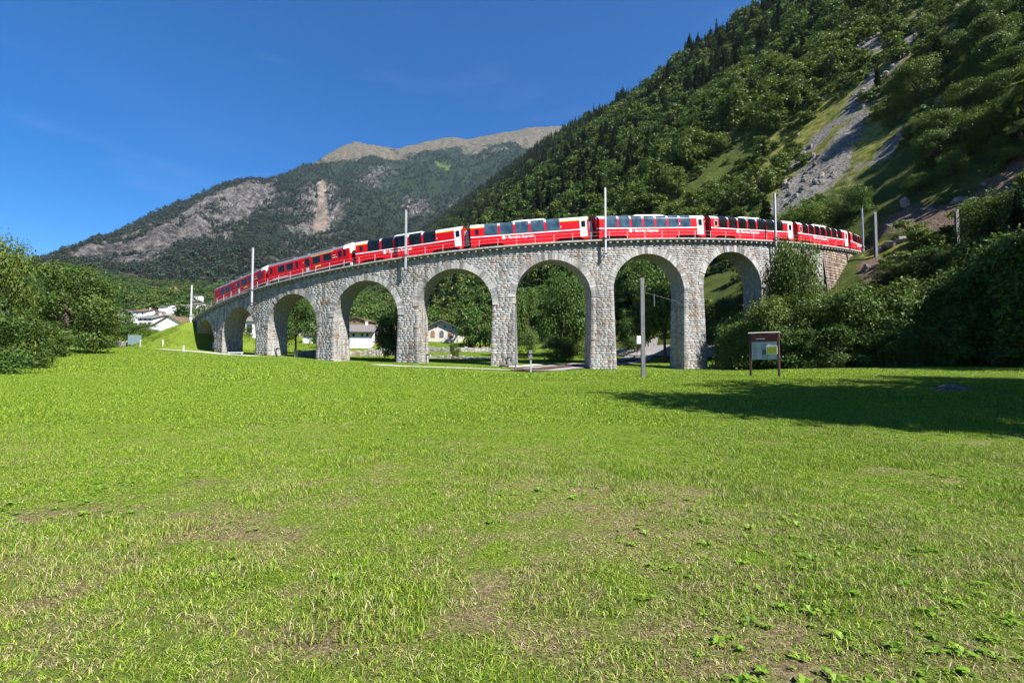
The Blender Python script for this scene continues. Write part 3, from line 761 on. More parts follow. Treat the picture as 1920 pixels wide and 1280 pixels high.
def skirt(root, m):
    b = MB()
    for sg in (-1, 1):
        y0, y1 = sorted((sg*CW, sg*(CW-.06)))
        b.prism([(-4.0, .62), (4.0, .62), (3.3, .22), (-3.3, .22)], 'y', y0, y1)
        for sx in (-1, 1): b.prism([(sx*8.08, .62), (sx*6.9, .62), (sx*7.4, .30), (sx*8.08, .30)], 'y', y0, y1)
    b.box(-3, 3, -.9, .9, .2, .6, 1)
    return b.build('skirt', [m, M['dark_steel']], root)
def coupler_bellows(root):
    b = MB()
    for k in range(3): b.box(CL/2+.02+.2*k, CL/2+.17+.2*k, -.55, .55, .75, 2.85); b.box(CL/2+.02+.2*k, CL/2+.2+.2*k, -.48, .48, .82, 2.78)
    return b.build('gangway_bellows', M['bellows'], root)
def window_pane(root, x0, x1, z0, z1, m, name='window', frame=None):
    for sd in (1, -1):
        b = MB(); skin(b, x0, x1, z0, z1, .014, side=sd); o = b.build(name, m, root)
    return o
def coach_door(root, x0, x1):
    for sd in (1, -1):
        b = MB(); skin(b, x0, x1, .66, 2.98, .016, side=sd); d = b.build('door', M['white_paint'], root)
        g = MB(); skin(g, x0+.2, x1-.2, 1.95, 2.82, .026, side=sd); g.build('pane', M['window'], d)
        k = MB(); skin(k, x0, x1, 1.63, 1.68, .020, side=sd); k.build('kick_line', M['red'], d)
def livery(root, cls, x):
    t = text('lettering', 'Bernina Express', .54, (x+.66, -CW-.008, 1.13), M['white_paint'], root, bold=.006)
    lg = MB(); lg.prism([(x+.02+.24*math.cos(a), 1.31+.24*math.sin(a)) for a in np.linspace(0, 2*math.pi, 13)[:-1]], 'y', -CW-.016, -CW); lg.box(x+.42, x+.45, -CW-.014, -CW, 1.17, 1.5)
    lg.build('emblem', M['white_paint'], root)
def panorama_coach(first, label, glassm, small_window):
    root = empty('panorama_coach', (0, 0, 0), 0, label, 'train coach', 'coaches of the red train')
    roof_m = M['roof_grey']
    shell(root, roof_m)
    e = MB(); h = CL/2
    for sx in (-1, 1): end_wall(e, sx*h, -sx*.08, 0)
    e.box(h-.02, h+.04, -.7, .7, .7, 2.9, 0)
    e.build('end_wall', M['darkred'], root)
    skirt(root, M['red']); coupler_bellows(root)
    for sx in (-5.6, 5.6): bogie(root, sx, M['dark_steel'])
    st = MB(); skin(st, -h, h-1.25, 1.60, 1.72, .009); st.build('white_stripe', M['white_paint'], root)
    if first: wins = [(-6.15+2.12*k, -6.15+2.12*k+1.82) for k in range(5)]; zt = 3.46
    else: wins = [(-6.62+1.83*k, -6.62+1.83*k+1.56) for k in range(7)]; zt = 3.45
    for a, b in wins: window_pane(root, a, b, 1.76, zt, glassm)
    if first:
        ys = MB(); skin(ys, -h, wins[0][0]-.05, 2.90, 3.02, .009); skin(ys, wins[-1][1]+.04, h-.1, 2.90, 3.02, .009); ys.build('yellow_stripe', M['yellow'], root)
        text('class_number', '1', .42, (wins[-1][1]+.06, -CW-.008, 2.05), M['white_paint'], root, bold=.01)
    else:
        text('class_number', '2', .36, (wins[-1][0]-.25, -CW-.010, 2.10), M['white_paint'], root, bold=.01)
    if small_window:
        for sd in (1, -1):
            f = MB(); skin(f, -h+.62, -h+1.22, 1.90, 2.75, .012, side=sd); fo = f.build('window_frame', M['white_paint'] if not first else M['red'], root)
            g = MB(); skin(g, -h+.67, -h+1.17, 1.96, 2.69, .022, side=sd); g.build('pane', M['window'], fo)
    coach_door(root, h-1.22, h-.26)
    livery(root, first, -3.2 if not first else -3.6)
    ac = MB(); ac.prism([(-2.4, 3.60), (-1.9, 3.76), (1.9, 3.76), (2.4, 3.60)], 'y', -.6, .6); ac.box(-.9, .5, -.3, .3, 3.76, 3.84); ac.build('roof_unit', M['white_paint'], root)
    s2 = MB()
    for k in range(1, 8): s2.box(-h+k*2.0, -h+k*2.0+.02, -CW-.005, -CW, .66, 1.58)
    s2.build('panel_joint', M['darkred'], root)
    return root
def railcar(label, stripe):
    root = empty('railcar', (0, 0, 0), 0, label, 'railcar', 'red railcars pulling the train')
    h = CL/2; shell(root, M['roof_dark'], 2.96)
    # cab front at +x, plain end with cab at -x
    for sx in (-1, 1):
        f = MB(); poly = prof_strip(.62, 3.30, -.004); poly = poly+[(-y, z) for y, z in poly[::-1]]
        f.prism(poly, 'x', *sorted((sx*h, sx*(h-.06)))); fo = f.build('cab_front', M['red'], root)
        nose = MB(); nose.prism([(sx*h, .62), (sx*(h+.16), .85), (sx*(h+.16), 1.75), (sx*h, 2.0)], 'y', -1.0, 1.0); nose.build('nose_panel', M['red'], fo)
        w = MB()
        for y in (-1.12, -.34, .44): w.box(*sorted((sx*h, sx*(h+.03))), y, y+.70, 2.05, 2.82)
        w.build('windscreen', M['cream'], fo)
        hd = MB()
        for y in (-.8, .8): hd.tube([(sx*(h+.15), y, 1.05), (sx*(h+.24), y, 1.05)], .13, 12)
        hd.build('headlamp', M['white_paint'], fo)
        bf = MB(); bf.box(*sorted((sx*h, sx*(h+.5))), -.25, .25, .55, .8); bf.box(*sorted((sx*(h-.1), sx*(h+.22))), -1.2, 1.2, .25, .62); bf.build('buffer_beam', M['roof_grey'], fo)
    cp = MB(); P = prof_strip(2.74, 3.62, .02); P = P+[(-y, z) for y, z in P[::-1]][1:]
    cp.prism(P, 'x', h-1.0, h+.06); cp.box(h-.5, h-.1, -.25, .25, 3.62, 3.84); cp.build('cab_roof', M['white_paint'], root, smooth=False)
    for a, b in ((-5.9, -4.6), (-4.15, -2.85), (1.15, 2.6), (3.3, 4.7)):
        for sd in (1, -1):
            f = MB(); skin(f, a, b, 1.72, 2.66, .012, side=sd); o = f.build('window', M['window'], root)
            k = MB(); skin(k, a-.07, b+.07, 1.65, 2.73, .006, side=sd); k.build('window_frame', M['dark_steel'], o)
    for a, b, nm in ((-7.6, -7.1, 'cab_window'), (-2.25, -1.75, 'small_window'), (6.1, 6.7, 'cab_window'), (7.05, 7.45, 'cab_window')):
        for sd in (1, -1): f = MB(); skin(f, a, b, 1.74, 2.66, .012, side=sd); f.build(nm, M['window'], root)
    for sd in (1, -1):
        f = MB(); skin(f, -.42, .62, .66, 2.86, .010, side=sd); d = f.build('door', M['darkred'], root)
        g = MB(); skin(g, -.34, .54, 1.6, 2.7, .02, side=sd); g.build('pane', M['window'], d)
        g = MB(); skin(g, -.2, .4, .64, 1.3, .02, side=sd); g.build('step_panel', M['roof_grey'], d)
    st = MB(); skin(st, -h, h, .64, .74, .016); st.build('sill_stripe', M['roof_grey'], root)
    if stripe:
        ys = MB(); skin(ys, .8, 5.2, 2.84, 2.93, .008); ys.build('yellow_stripe', M['yellow'], root)
    em = MB(); em.box(1.7, 2.7, -CW-.02, -CW-.004, 1.12, 1.32); em.build('number_plate', M['yellow'], root)
    text('lettering', '2', .3, (-.8, -CW-.008, 2.2), M['white_paint'], root)
    ln = MB(); ln.box(5.05, 5.6, -CW-.012, -CW-.002, 2.22, 2.28); ln.box(4.95, 5.85, -CW-.012, -CW-.002, 1.86, 1.93); ln.box(-7.2, -3.9, -CW-.012, -CW-.002, .86, .92); ln.build('small_lettering', M['white_paint'], root)
    uf = MB(); uf.box(-7.9, 7.9, -1.22, 1.22, .42, .62); uf.box(-3.0, 2.8, -1.15, 1.15, .18, .5); uf.build('underframe', M['dark_steel'], root)
    for sx in (-5.5, 5.5): bogie(root, sx, M['dark_steel'])
    rf = MB()
    for a, b in ((-6.2, -3.2), (-1.2, -.3), (.6, 4.6)):
        rf.box(a, b, -.75, .75, 3.64, 3.78)
        for x in np.arange(a, b, .3): rf.box(x, x+.12, -.8, .8, 3.78, 3.82)
    rf.build('roof_resistor', M['roof_dark'], root)
    pn = MB(); x = 6.2
    pn.box(x-.9, x+.9, -.6, .6, 3.66, 3.72)
    for y in (-.5, .5): pn.tube([(x-.7, y, 3.72), (x+.5, y*.9, 4.25), (x-.2, y*.8, 4.75)], .025, 5)
    for dx in (-.15, .15): pn.tube([(x-.2+dx, -.85, 4.72), (x-.2+dx, -.5, 4.8), (x-.2+dx, .5, 4.8), (x-.2+dx, .85, 4.72)], .02, 5)
    pn.build('pantograph', M['dark_steel'], root)
    return root
CAR0 = [0.3, 16.9, 33.8, 50.7, 67.6, 84.5, 101.4, 118.3]
def place_car(root, k):
    sa, sb = CAR0[k]+2.7, CAR0[k]+14.2
    a = vp(sa, 0, zd(sa)); b = vp(sb, 0, zd(sb)); m = (a+b)/2; d = Vector(tuple(b-a)).normalized()
    # step the body half way onto the chord
    y = Vector((0, 0, 1)).cross(d).normalized(); z = d.cross(y); Mx = Matrix((d, y, z)).transposed().to_4x4()
    root.matrix_world = Matrix.Translation(tuple(m)) @ Mx
place_car(railcar('red railcar at the tail end of the train, leftmost and smallest', False), 0)
place_car(railcar('red railcar with a thin yellow stripe, coupled to the first panorama coach', True), 1)
place_car(panorama_coach(True, 'red panorama coach with black windows and a yellow stripe behind a mast', M['glass'], True), 2)
place_car(panorama_coach(True, 'red panorama coach with five blue-grey windows and a yellow stripe', M['blue_reflection_glass'], True), 3)
place_car(panorama_coach(False, 'red panorama coach with seven blue-grey windows over the tall middle arch', M['blue_reflection_glass'], False), 4)
place_car(panorama_coach(False, 'red panorama coach with seven black windows above the last open arch', M['glass'], True), 5)
place_car(panorama_coach(False, 'red panorama coach curving away above the brown retaining wall', M['glass'], True), 6)
place_car(panorama_coach(False, 'red panorama coach seen end-on, vanishing round the curve by a mast', M['glass'], True), 7)

# ------------------------------------------------------------------ masts
def mast(s_, off, h, below, label, brackets=(0.35, 2.4), group='catenary masts on the outside of the viaduct', lean=.0):
    p = vp(s_, off, zd(s_)-below)
    root = empty('catenary_mast', p, A0+s_/RAD+math.pi/2, label, 'mast', group)
    b = MB(); w = .105; H = h+below
    b.box(-w, w, -.13, -.11, 0, H); b.box(-w, w, .11, .13, 0, H); b.box(-.012, .012, -.11, .11, 0, H); b.box(-w-.01, w+.01, -.14, .14, H, H+.03)
    b.build('pole', M['steel'], root)
    for z in brackets:
        k = MB(); o = off-WO+.05
        for sx in (-.2, .16): k.box(sx, sx+.05, -.2, o, z, z+.1)
        k.box(-.2, .2, -.22, -.16, z, z+.1); k.build('bracket', M['dark_steel'], root)
    return root
def s_at(px, py, off=2.35):
    a, b, c = ray(px, py); k = a/b; Rf = RAD+off
    A = k*k+1; B = -2*(k*CX+CY); C = CX*CX+CY*CY-Rf*Rf; y = (-B-math.sqrt(max(B*B-4*A*C, 0)))/(2*A); return float(sr_of(k*y, y)[0])
for px, h, bl, lab in [(474.5, 6.6, 2.6, 'pale mast on the viaduct in front of the tail railcar'), (761, 6.4, 2.3, 'pale mast crossing the panorama coach lettering, above a square bracket shadow'),
                       (1135.5, 6.9, 2.4, 'pale mast between the two blue-windowed coaches'), (1454.5, 7.0, 2.5, 'pale mast before the black-windowed coach at the end of the arches'),
                       (1618, 7.6, 1.8, 'tall grey mast at the far right end of the viaduct wall')]:
    mast(s_at(px, 460), 2.35, h, bl, lab)
mast(-9.0, 2.5, 6.4, 1.9, 'pale mast at the left end of the viaduct, rising from the grass bank')
def ground_mast(px, py, top_py, label, w=.13, m='grey_steel', Y=None, number=False, cat='mast', group=None, z_extra=.3):
    p = ghit(px, py) if Y is None else at(px, py, Y)
    top = at(px, top_py, p[1])
    root = empty('catenary_mast' if cat == 'mast' else 'lamp_post', p, 0, label, cat, group)
    b = MB(); H = top[2]-p[2]
    b.box(-w, w, -w*.8, -w*.66, -z_extra, H); b.box(-w, w, w*.66, w*.8, -z_extra, H); b.box(-.015, .015, -w*.66, w*.66, -z_extra, H)
    b.build('pole', M[m], root)
    return root, p, H
g0, p0, H0 = ground_mast(1206, 706, 521, 'grey steel I-beam mast with a small white plate standing alone on the grass', .12)
n = MB(); n.box(-.42, -.18, -.2, -.16, H0*.33, H0*.39+.12); npl = n.build('number_plate', M['white_paint'], g0)
text('number', '17', .16, (-.38, -.206, H0*.33+.1), M['dark_steel'], npl)
ar = MB(); ar.tube([(0, 0, H0*.86), (2.6, 1.6, H0*.80), (4.4, 2.6, H0*.70)], .009, 6); ar.tube([(.9, .5, H0*.85), (.9, .5, H0*.72)], .03, 6); ar.build('cantilever_arm', M['grey_steel'], g0)
g1, p1, H1 = ground_mast(967, 690, 571, 'thin grey mast against a viaduct pier, its cap bracket above', .11)
cb_ = MB(); cb_.box(-.45, .12, -.2, .2, H1, H1+.18); cb_.build('cap', M['rust'], g1)
ground_mast(1643, 482, 398, 'grey mast on the slope just beyond the viaduct end', .2, group='masts on the right-hand slope')
ground_mast(1796.5, 476, 393, 'lone grey mast on the rocky slope far right', .2, group='masts on the right-hand slope')
ground_mast(1100.5, 668, 602, 'dark mast under the viaduct beside the lower track', .12, 'dark_steel')

# ------------------------------------------------------------------ things on the grass
def info_board():
    a = ghit(1408, 706); b = at(1461, 710, a[1]-.9); b[2] = G(b[0], b[1])
    H = at(1458, 624, a[1])[2]-a[2]
    u = Vector((b[0]-a[0], b[1]-a[1], 0)); L = u.length; rz = math.atan2(u.y, u.x); sl = float(b[2]-a[2])
    r = empty('information_board', a, rz, 'brown timber information board with pale panel and small yellow map on two posts', 'information board')
    for x, h in ((0, H-.12), (L, H-.12)):
        p = MB(); p.box(x-.06, x+.06, -.06, .06, -.3+(sl if x else 0), h); p.build('post', M['wood_post'], r, bevel=.008)
    rf = MB(); rf.prism([(-.15, H-.06), (-.15, H-.025), (.04, H+.03), (.2, H-.02), (.2, H-.055), (.04, H-.01)], 'x', -.09, L+.09); rf.build('roof', M['grey_timber'], r)
    hd = MB(); hd.box(.06, L-.06, -.04, .02, H*.80, H-.12); hd.build('header_panel', flat('dark_red_board', (.22, .02, .018), .6, 0, .2, 4), r)
    for x0, w, z, h in ((.12, .5, .93, .02), (.12, .95, .905, .012), (.85, .6, .945, .015)):
        t = MB(); t.box(x0, min(x0+w, L-.1), -.052, -.042, H*z, H*z+h*1.4); t.build('title_line', M['roof_dark'], r)
    wl = MB(); wl.box(.32, .80, -.056, -.043, H*.845, H*.865); wl.build('title_plate', M['white_paint'], r)
    fr = MB(); fr.box(.08, L-.08, -.03, .02, H*.39, H*.785); pn = fr.build('panel', flat('grey_board_panel', (.46, .49, .48), .55, 0, .08, 3), r)
    ln = MB(); g = random.Random(3)
    for c0, c1 in ((.14, .48), (.60, .98), (.60, .98)):
        for k in range(13):
            z = H*(.41+.026*k)+g.random()*.01
            if c0 > .5 and 3 < k < 7: continue
            ln.box(c0, c0+(c1-c0)*(.5+.5*g.random()), -.034, -.0305, z, z+.018)
    tag(ln.build('printed_lines', flat('grey_print', (.16, .18, .18), .7, 0, .1), pn), kind='stuff')
    pic = MB(); pic.box(.66, .92, -.036, -.0315, H*.555, H*.605); pic.prism([(.62, H*.55), (.74, H*.60), (.86, H*.53), (.95, H*.62), (.95, H*.50), (.62, H*.50)], 'y', -.036, -.032); pic.build('picture', flat('print_picture', (.13, .15, .16), .7, 0, .3, 9), pn)
    mp = MB(); mp.box(L-.62, L-.04, -.075, -.034, H*.50, H*.69); mo = mp.build('map_frame', M['white_paint'], r)
    ym = MB(); ym.box(L-.585, L-.075, -.085, -.077, H*.515, H*.675); ym.build('map_sheet', flat('yellow_green_map', (.40, .42, .03), .6, 0, .35, 12), mo)
info_board()
def strip(name, pix, w, mat, dz=.03, kind='structure', widths=None):
    """a path laid on the ground along points of the meadow"""
    C = np.array([ghit(*p) if len(p) == 2 else p for p in pix]); n = 60
    L = np.r_[0, np.cumsum(np.hypot(*np.diff(C[:, :2], axis=0).T))]; q = np.linspace(0, L[-1], n)
    X = np.interp(q, L, C[:, 0]); Y = np.interp(q, L, C[:, 1])
    for _ in range(4): X[1:-1] = (X[:-2]+2*X[1:-1]+X[2:])/4; Y[1:-1] = (Y[:-2]+2*Y[1:-1]+Y[2:])/4
    tx = np.gradient(X); ty = np.gradient(Y); l = np.hypot(tx, ty); nx, ny = -ty/l, tx/l
    P = np.stack([np.stack([X+nx*k*w, Y+ny*k*w, ground_z(X+nx*k*w, Y+ny*k*w, False)+dz-(.0 if abs(k) < .9 else .06)], -1) for k in (-.5, -.25, 0, .25, .5)], 1)
    return tag(link(name, mesh_np(name, P.reshape(-1, 3), grid_faces(n, 5), mat)), kind=kind)
strip('path', [(300, 655.5), (345, 658), (390, 662), (430, 666), (480, 669)], 1.6, M['path'], .10)
strip('path', [(700, 684), (760, 687.5), (850, 690.5), (960, 694.5)], 1.5, M['path'], .08)
strip('path', [(958, 689), (985, 687), (1010, 684)], 1.6, M['path'], .08)
# the lower track that passes under the viaduct, on its ballast
tk = [ghit(1000, 696.5), ghit(1030, 692), ghit(1065, 688), ghit(1105, 684.5)]
tk = [tk[0]+np.array([-1.5, -.8, 0])]+tk+[tk[-1]+np.array([8, 8, 0]), tk[-1]+np.array([14, 20, 0])]
strip('track_bed', [tuple(p) for p in tk], 5.5, M['ballast'], .14)
C = np.array(tk); L = np.r_[0, np.cumsum(np.hypot(*np.diff(C[:, :2], axis=0).T))]; q = np.linspace(0, L[-1], 60)
X = np.interp(q, L, C[:, 0]); Y = np.interp(q, L, C[:, 1])
for _ in range(6): X[1:-1] = (X[:-2]+2*X[1:-1]+X[2:])/4; Y[1:-1] = (Y[:-2]+2*Y[1:-1]+Y[2:])/4
tx = np.gradient(X); ty = np.gradient(Y); l = np.hypot(tx, ty); nx, ny = -ty/l, tx/l
TRK = empty('lower_track', tk[1], 0, 'curved rusty railway track crossing the gravel under the viaduct', 'railway track'); TRo = np.array(TRK.location)
for k in (-.5, .5):
    b = MB(); pts = np.stack([X+nx*k, Y+ny*k, ground_z(X, Y, False)+.27], -1)-TRo; b.tube([tuple(p) for p in pts], .07, 5); b.build('rail', M['rust'], TRK)
b = MB()
for i in range(0, 60, 1):
    p = np.array([X[i], Y[i], ground_z(X[i:i+1], Y[i:i+1], False)[0]+.135])-TRo
    b.box(-.12, .12, -.95, .95, -.07, .04, 0, Matrix.Translation(tuple(p)) @ Matrix.Rotation(math.atan2(ty[i], tx[i]), 4, 'Z'))
tag(b.build('sleepers', M['wood_post'], TRK), kind='stuff')
strip('road', [(1140, 664), (1230, 663), (1300, 661), (1360, 660)], 3.5, M['ballast'], .3)
# trackside box on a stake, marker stakes, bench, white board, small screen, sculptures, heap
p = ghit(995, 698); H = at(995, 657, p[1])[2]-p[2]
r = empty('signal_post', p, 0, 'short grey trackside post with two small boxes beside the lower track', 'post')
b = MB(); b.tube([(0, 0, -.3), (0, 0, H)], .07, 8); b.build('pole', M['steel'], r)
for z in (H*.62, H*.86): b = MB(); b.box(-.16, .16, -.14, .14, z, z+.32); b.build('box', M['roof_dark'], r)
for k, (px, py) in enumerate([(224, 650), (263, 650.5), (305, 654), (344, 660)]):
    p = ghit(px, py)
    lab = ['white marker stake below the hedge, leftmost of four in a row', 'white marker stake beside the green screen panel', 'white marker stake at the foot of the grass bank', 'white marker stake on the pale path by the first arch'][k]
    b = MB(); b.tube([(0, 0, -.2), (0, 0, .95), (0, 0, 1.0)], [.10, .10, .06], 8); o = b.build('marker_stake', M['white_paint'], None, p); tag(o, lab, 'marker post', 'white stakes along the meadow edge')
p = ghit(443, 667)+np.array([0, -.2, 0]); r = empty('bench', p, .5, 'pale bench in front of the second arch', 'bench')
b = MB(); b.box(-1.0, 1.0, -.25, .25, .42, .50); b.build('seat', M['white_paint'], r, bevel=.01)
for x in (-.8, .8): b = MB(); b.box(x-.06, x+.06, -.2, .2, -.3, .42); b.build('leg', M['concrete'], r)
p = vp(-4.2, -.3, 0); p[2] = G(p[0], p[1]); r = empty('notice_board', p, -.55, 'plain pale board standing in the dark first arch', 'notice board')
b = MB(); b.box(-.75, .75, -.03, .03, .25, 1.5); b.build('panel', M['roof_grey'], r)
for x in (-.6, .6): b = MB(); b.box(x-.04, x+.04, .035, .10, -.3, 1.4); b.build('leg', M['steel'], r)
a = ghit(252, 650); sc = at(246, 628, a[1]); HH = sc[2]-a[2]
r = empty('mesh_screen', a, .7, 'upright bluish-green mesh screen panel beside the hedge', 'screen panel')
b = MB(); b.box(-.9, .9, -.02, .02, .1, HH); b.build('panel', flat('bluish_mesh', (.10, .16, .165), .6, 0, .25, 5), r)
for x in (-.9, .9): b = MB(); b.box(x-.03, x+.03, -.04, .04, -.2, HH+.05); b.build('post', M['grey_steel'], r)
for k, (px, py, lab) in enumerate([(519, 668, 'dark bent metal sculpture at the foot of the third visible pier'), (642, 674, 'dark hooked metal sculpture at the foot of the pier left of the round tree'),
                                  (797, 681, 'dark leaning metal sculpture at the pier right of the round tree'), (949, 688, 'dark crouching metal sculpture at the foot of the middle pier')]):
    p = ghit(px, py); p = p+np.array([0, -.5, 0]); p[2] = G(p[0], p[1])
    b = MB(); b.tube([(.25, 0, -.1), (.12, 0, .5), (0, 0, 1.0), (-.1, -.1, 1.15)], [.12, .16, .15, .1], 8); b.tube([(0, 0, 1.02), (.45, -.05, 1.25), (.75, 0, 1.2)], [.12, .14, .08], 8)
    if k == 3: b.tube([(.3, 0, .25), (-.5, 0, .2), (-.9, -.1, .1)], [.2, .16, .08], 8)
    o = b.build('metal_sculpture', M['dark_steel'], None, p, smooth=True); tag(o, lab, 'sculpture', 'dark sculptures at the pier feet')
p = ghit(1785, 733); V = []; F = []
n = 22; V = [(math.cos(t)*r_*.8+fbm(t*2+r_, r_*3, 3)*.06, math.sin(t)*r_*.6, (1-r_)**.7*.34+fbm(math.cos(t)*r_*4+9, math.sin(t)*r_*4, 3)*.07*(1-r_)-.05) for r_ in np.linspace(0.02, 1, 9) for t in np.linspace(0, 2*math.pi, n+1)[:-1]]
F = [[i*n+k, i*n+(k+1) % n, (i+1)*n+(k+1) % n, (i+1)*n+k] for i in range(8) for k in range(n)]+[list(range(n))]
o = link('earth_heap', mesh_np('earth_heap', V, F, flat('loose_earth', (.20, .14, .11), 1, 0, .5, 7, .1, .05)), None, p); tag(o, 'low heap of bare brown earth in the grass at the shadow edge', 'earth heap')
# dry-stone terrace walls on the valley floor behind the arches
def drywall(pix, h, label, w=.6):
    C = [ghit(*p) for p in pix]; root = empty('terrace_wall', C[0], 0, label, 'stone wall', 'terrace walls behind the viaduct'); o = np.array(root.location)
    P = []; 
    for a, b in zip(C[:-1], C[1:]):
        L = np.hypot(*(b-a)[:2]); n = max(2, int(L/.7))
        for k in range(n): P.append(a+(b-a)*k/n)
    P.append(C[-1]); P = np.array(P); P[:, 2] = ground_z(P[:, 0], P[:, 1], False)
    mb = MB(); rn = []
    for i in range(len(P)-1):
        z = -.3
        while z < h:
            hh = .22+.2*random.random(); a = P[i]-o; b = P[i+1]-o; j = random.random()*.1
            d = Vector((*(b-a)[:2], 0)).normalized(); nrm = Vector((-d.y, d.x, 0))
            A = Vector(a)+nrm*j; B = Vector(b)+nrm*(j-.02)
            q = [A-nrm*w/2, B-nrm*w/2, B+nrm*w/2, A+nrm*w/2]
            mb.add([(v.x, v.y, v.z+z) for v in q]+[(v.x+d.x*.05*(1 if k in (0, 3) else -1), v.y, v.z+z+hh-.03) for k, v in enumerate(q)], [[0, 1, 5, 4], [1, 2, 6, 5], [2, 3, 7, 6], [3, 0, 4, 7], [4, 5, 6, 7]]); rn += [random.random()]*5
            z += hh
    me = mesh_np('dry_stone', mb.v, mb.f, M['stone'], {'rnd': ('FACE', rn)}); link('dry_stone', me, root)
drywall([(556, 669), (600, 668), (660, 667), (720, 667), (770, 669)], .8, 'low dry-stone wall behind the round tree')
drywall([(690, 661), (760, 660), (850, 660), (935, 660)], .8, 'low dry-stone wall under the white house with arched windows')
drywall([(800, 672), (870, 673), (930, 674)], .35, 'lowest stone edging behind the small lone tree')
drywall([(130, 650), (190, 648.5), (245, 648)], .8, 'low grey wall at the far left meadow edge')

# ------------------------------------------------------------------ houses
def house(px, py, wpx, hpx, depth, label, wall, roof, rz=0.0, wins=(), gable='front', roofh=.3, Y=None, loc=None, chimney=True, door=None, over=.5, cat='house', group=None):
    p = (ghit(px, py) if Y is None else at(px, py, Y)) if loc is None else loc
    k = p[1]/F_PX; w = wpx*k; h = hpx*k
    r = empty('house', p, rz, label, cat, group); eave = h*(1-roofh)
    b = MB(); b.box(-w/2, w/2, 0, depth, -4, eave)
    if gable == 'front': b.prism([(-w/2, eave), (w/2, eave), (0, h-.05)], 'y', 0, depth)
    else: b.prism([(0, eave), (depth, eave), (depth/2, h-.05)], 'x', -w/2, w/2)
    b.build('wall', wall, r)
    rf = MB(); o = over; t = .18
    if gable == 'front':
        sl = (h-eave)/(w/2)
        for sg in (-1, 1): rf.prism([(0, h), (sg*(w/2+o), h-sl*(w/2+o)), (sg*(w/2+o), h-sl*(w/2+o)+t), (0, h+t)], 'y', -o, depth+o)
    else:
        sl = (h-eave)/(depth/2)
        for a, e in ((depth/2, -o), (depth/2, depth+o)): rf.prism([(a, h), (e, h-sl*abs(e-a)), (e, h-sl*abs(e-a)+t), (a, h+t)], 'x', -w/2-o, w/2+o)
    ro = rf.build('roof', roof, r)
    if chimney:
        c = MB(); c.box(w*.18-.3, w*.18+.3, depth*.45, depth*.45+.6, h-1.0, h+.9); c.box(w*.18-.38, w*.18+.38, depth*.45-.08, depth*.45+.68, h+.9, h+1.0); c.build('chimney', M['stone_wall_render'], ro)
    for (u, v, ww, wh, st) in wins:      # fractions of the front
        x = (u-.5)*w; z = v*h; a, c2 = ww*w/2, wh*h/2
        f = MB(); f.box(x-a, x+a, -.05, .04, z-c2, z+c2)
        if st == 'arch':
            f = MB(); f.prism([(x-a, z-c2), (x+a, z-c2)]+[(x+a*math.cos(q), z+c2*.5+a*math.sin(q)*1.0) for q in np.linspace(0, math.pi, 9)], 'y', -.08, .04); f.build('window', M['shutter'], r)
            continue
        if st == 'archdoor':
            f = MB(); f.prism([(x-a, z-c2), (x+a, z-c2)]+[(x+a*math.cos(q), z+c2*.5+a*math.sin(q)*1.0) for q in np.linspace(0, math.pi, 9)], 'y', -.08, .04); f.build('door', M['arch_door'], r)
            continue
        fo = f.build('window', M['white_paint'] if st != 'dark' else M['shutter'], r)
        g = MB(); g.box(x-a*.82, x+a*.82, -.08, -.052, z-c2*.86, z+c2*.86); g.build('pane', M['window'], fo)
        if st == 'shut':
            for sg in (-1, 1): q = MB(); q.box(x+sg*a*1.5-a*.42, x+sg*a*1.5+a*.42, -.1, .0, z-c2, z+c2); q.build('shutter', M['shutter'], r)
    return r
house(828, 641, 60, 40, 12, 'cream stone house with three arched openings and dark gabled roof behind the viaduct', M['stone_wall_render'], M['slate_roof'], -.05,
      [(.22, .36, .13, .30, 'archdoor'), (.50, .36, .13, .30, 'arch'), (.77, .36, .13, .30, 'archdoor'), (.32, .72, .05, .10, 'dark'), (.60, .72, .05, .10, 'dark'), (.85, .70, .05, .10, 'dark')], 'front', .34, over=1.0, chimney=False)
house(672, 640, 44, 34, 12, 'white house with grey stone roof seen through the fourth arch', M['white_wall'], M['slate_roof'], .15, [(.65, .36, .09, .16, 'dark'), (.86, .36, .09, .16, 'dark'), (.3, .36, .09, .16, 'dark')], 'side', .42, over=1.0, Y=112)
house(728, 634, 70, 26, 9, 'long low brown stone barn with grey slate roof behind the round tree', M['timber'], M['slate_roof'], -.12, [(.2, .3, .08, .3, 'dark')], 'side', .62, over=.8, Y=120)
house(668, 606, 34, 11, 9, 'small brown-roofed hut above the white house', M['timber'], M['brown_roof'], -.1, [(.4, .3, .12, .3, 'dark')], 'front', .5, Y=150, chimney=False)
house(583, 648, 30, 27, 8, 'white house corner behind the tree in the third arch', M['white_wall'], M['brown_roof'], .1, [(.7, .3, .15, .2, 'dark')], 'side', .25, Y=118)
house(560, 630, 50, 20, 8, 'white house with reddish roof partly behind the tree of the third arch', M['white_wall'], M['brown_roof'], -.2, [(.5, .4, .1, .2, 'dark')], 'side', .4, Y=140)
house(474, 640, 26, 48, 8, 'tall white house wall with grey shutters seen through the second arch', M['white_wall'], M['slate_roof'], .2, [(.25, .5, .4, .35, 'dark')], 'side', .2, Y=124)
house(316, 636, 66, 44, 14, 'white gabled house with brown roof rising behind the grass bank', M['white_wall'], M['brown_roof'], -.05, [(.44, .28, .12, .20, 'shut'), (.80, .50, .10, .12, 'dark')], 'front', .42, over=.45, Y=146)
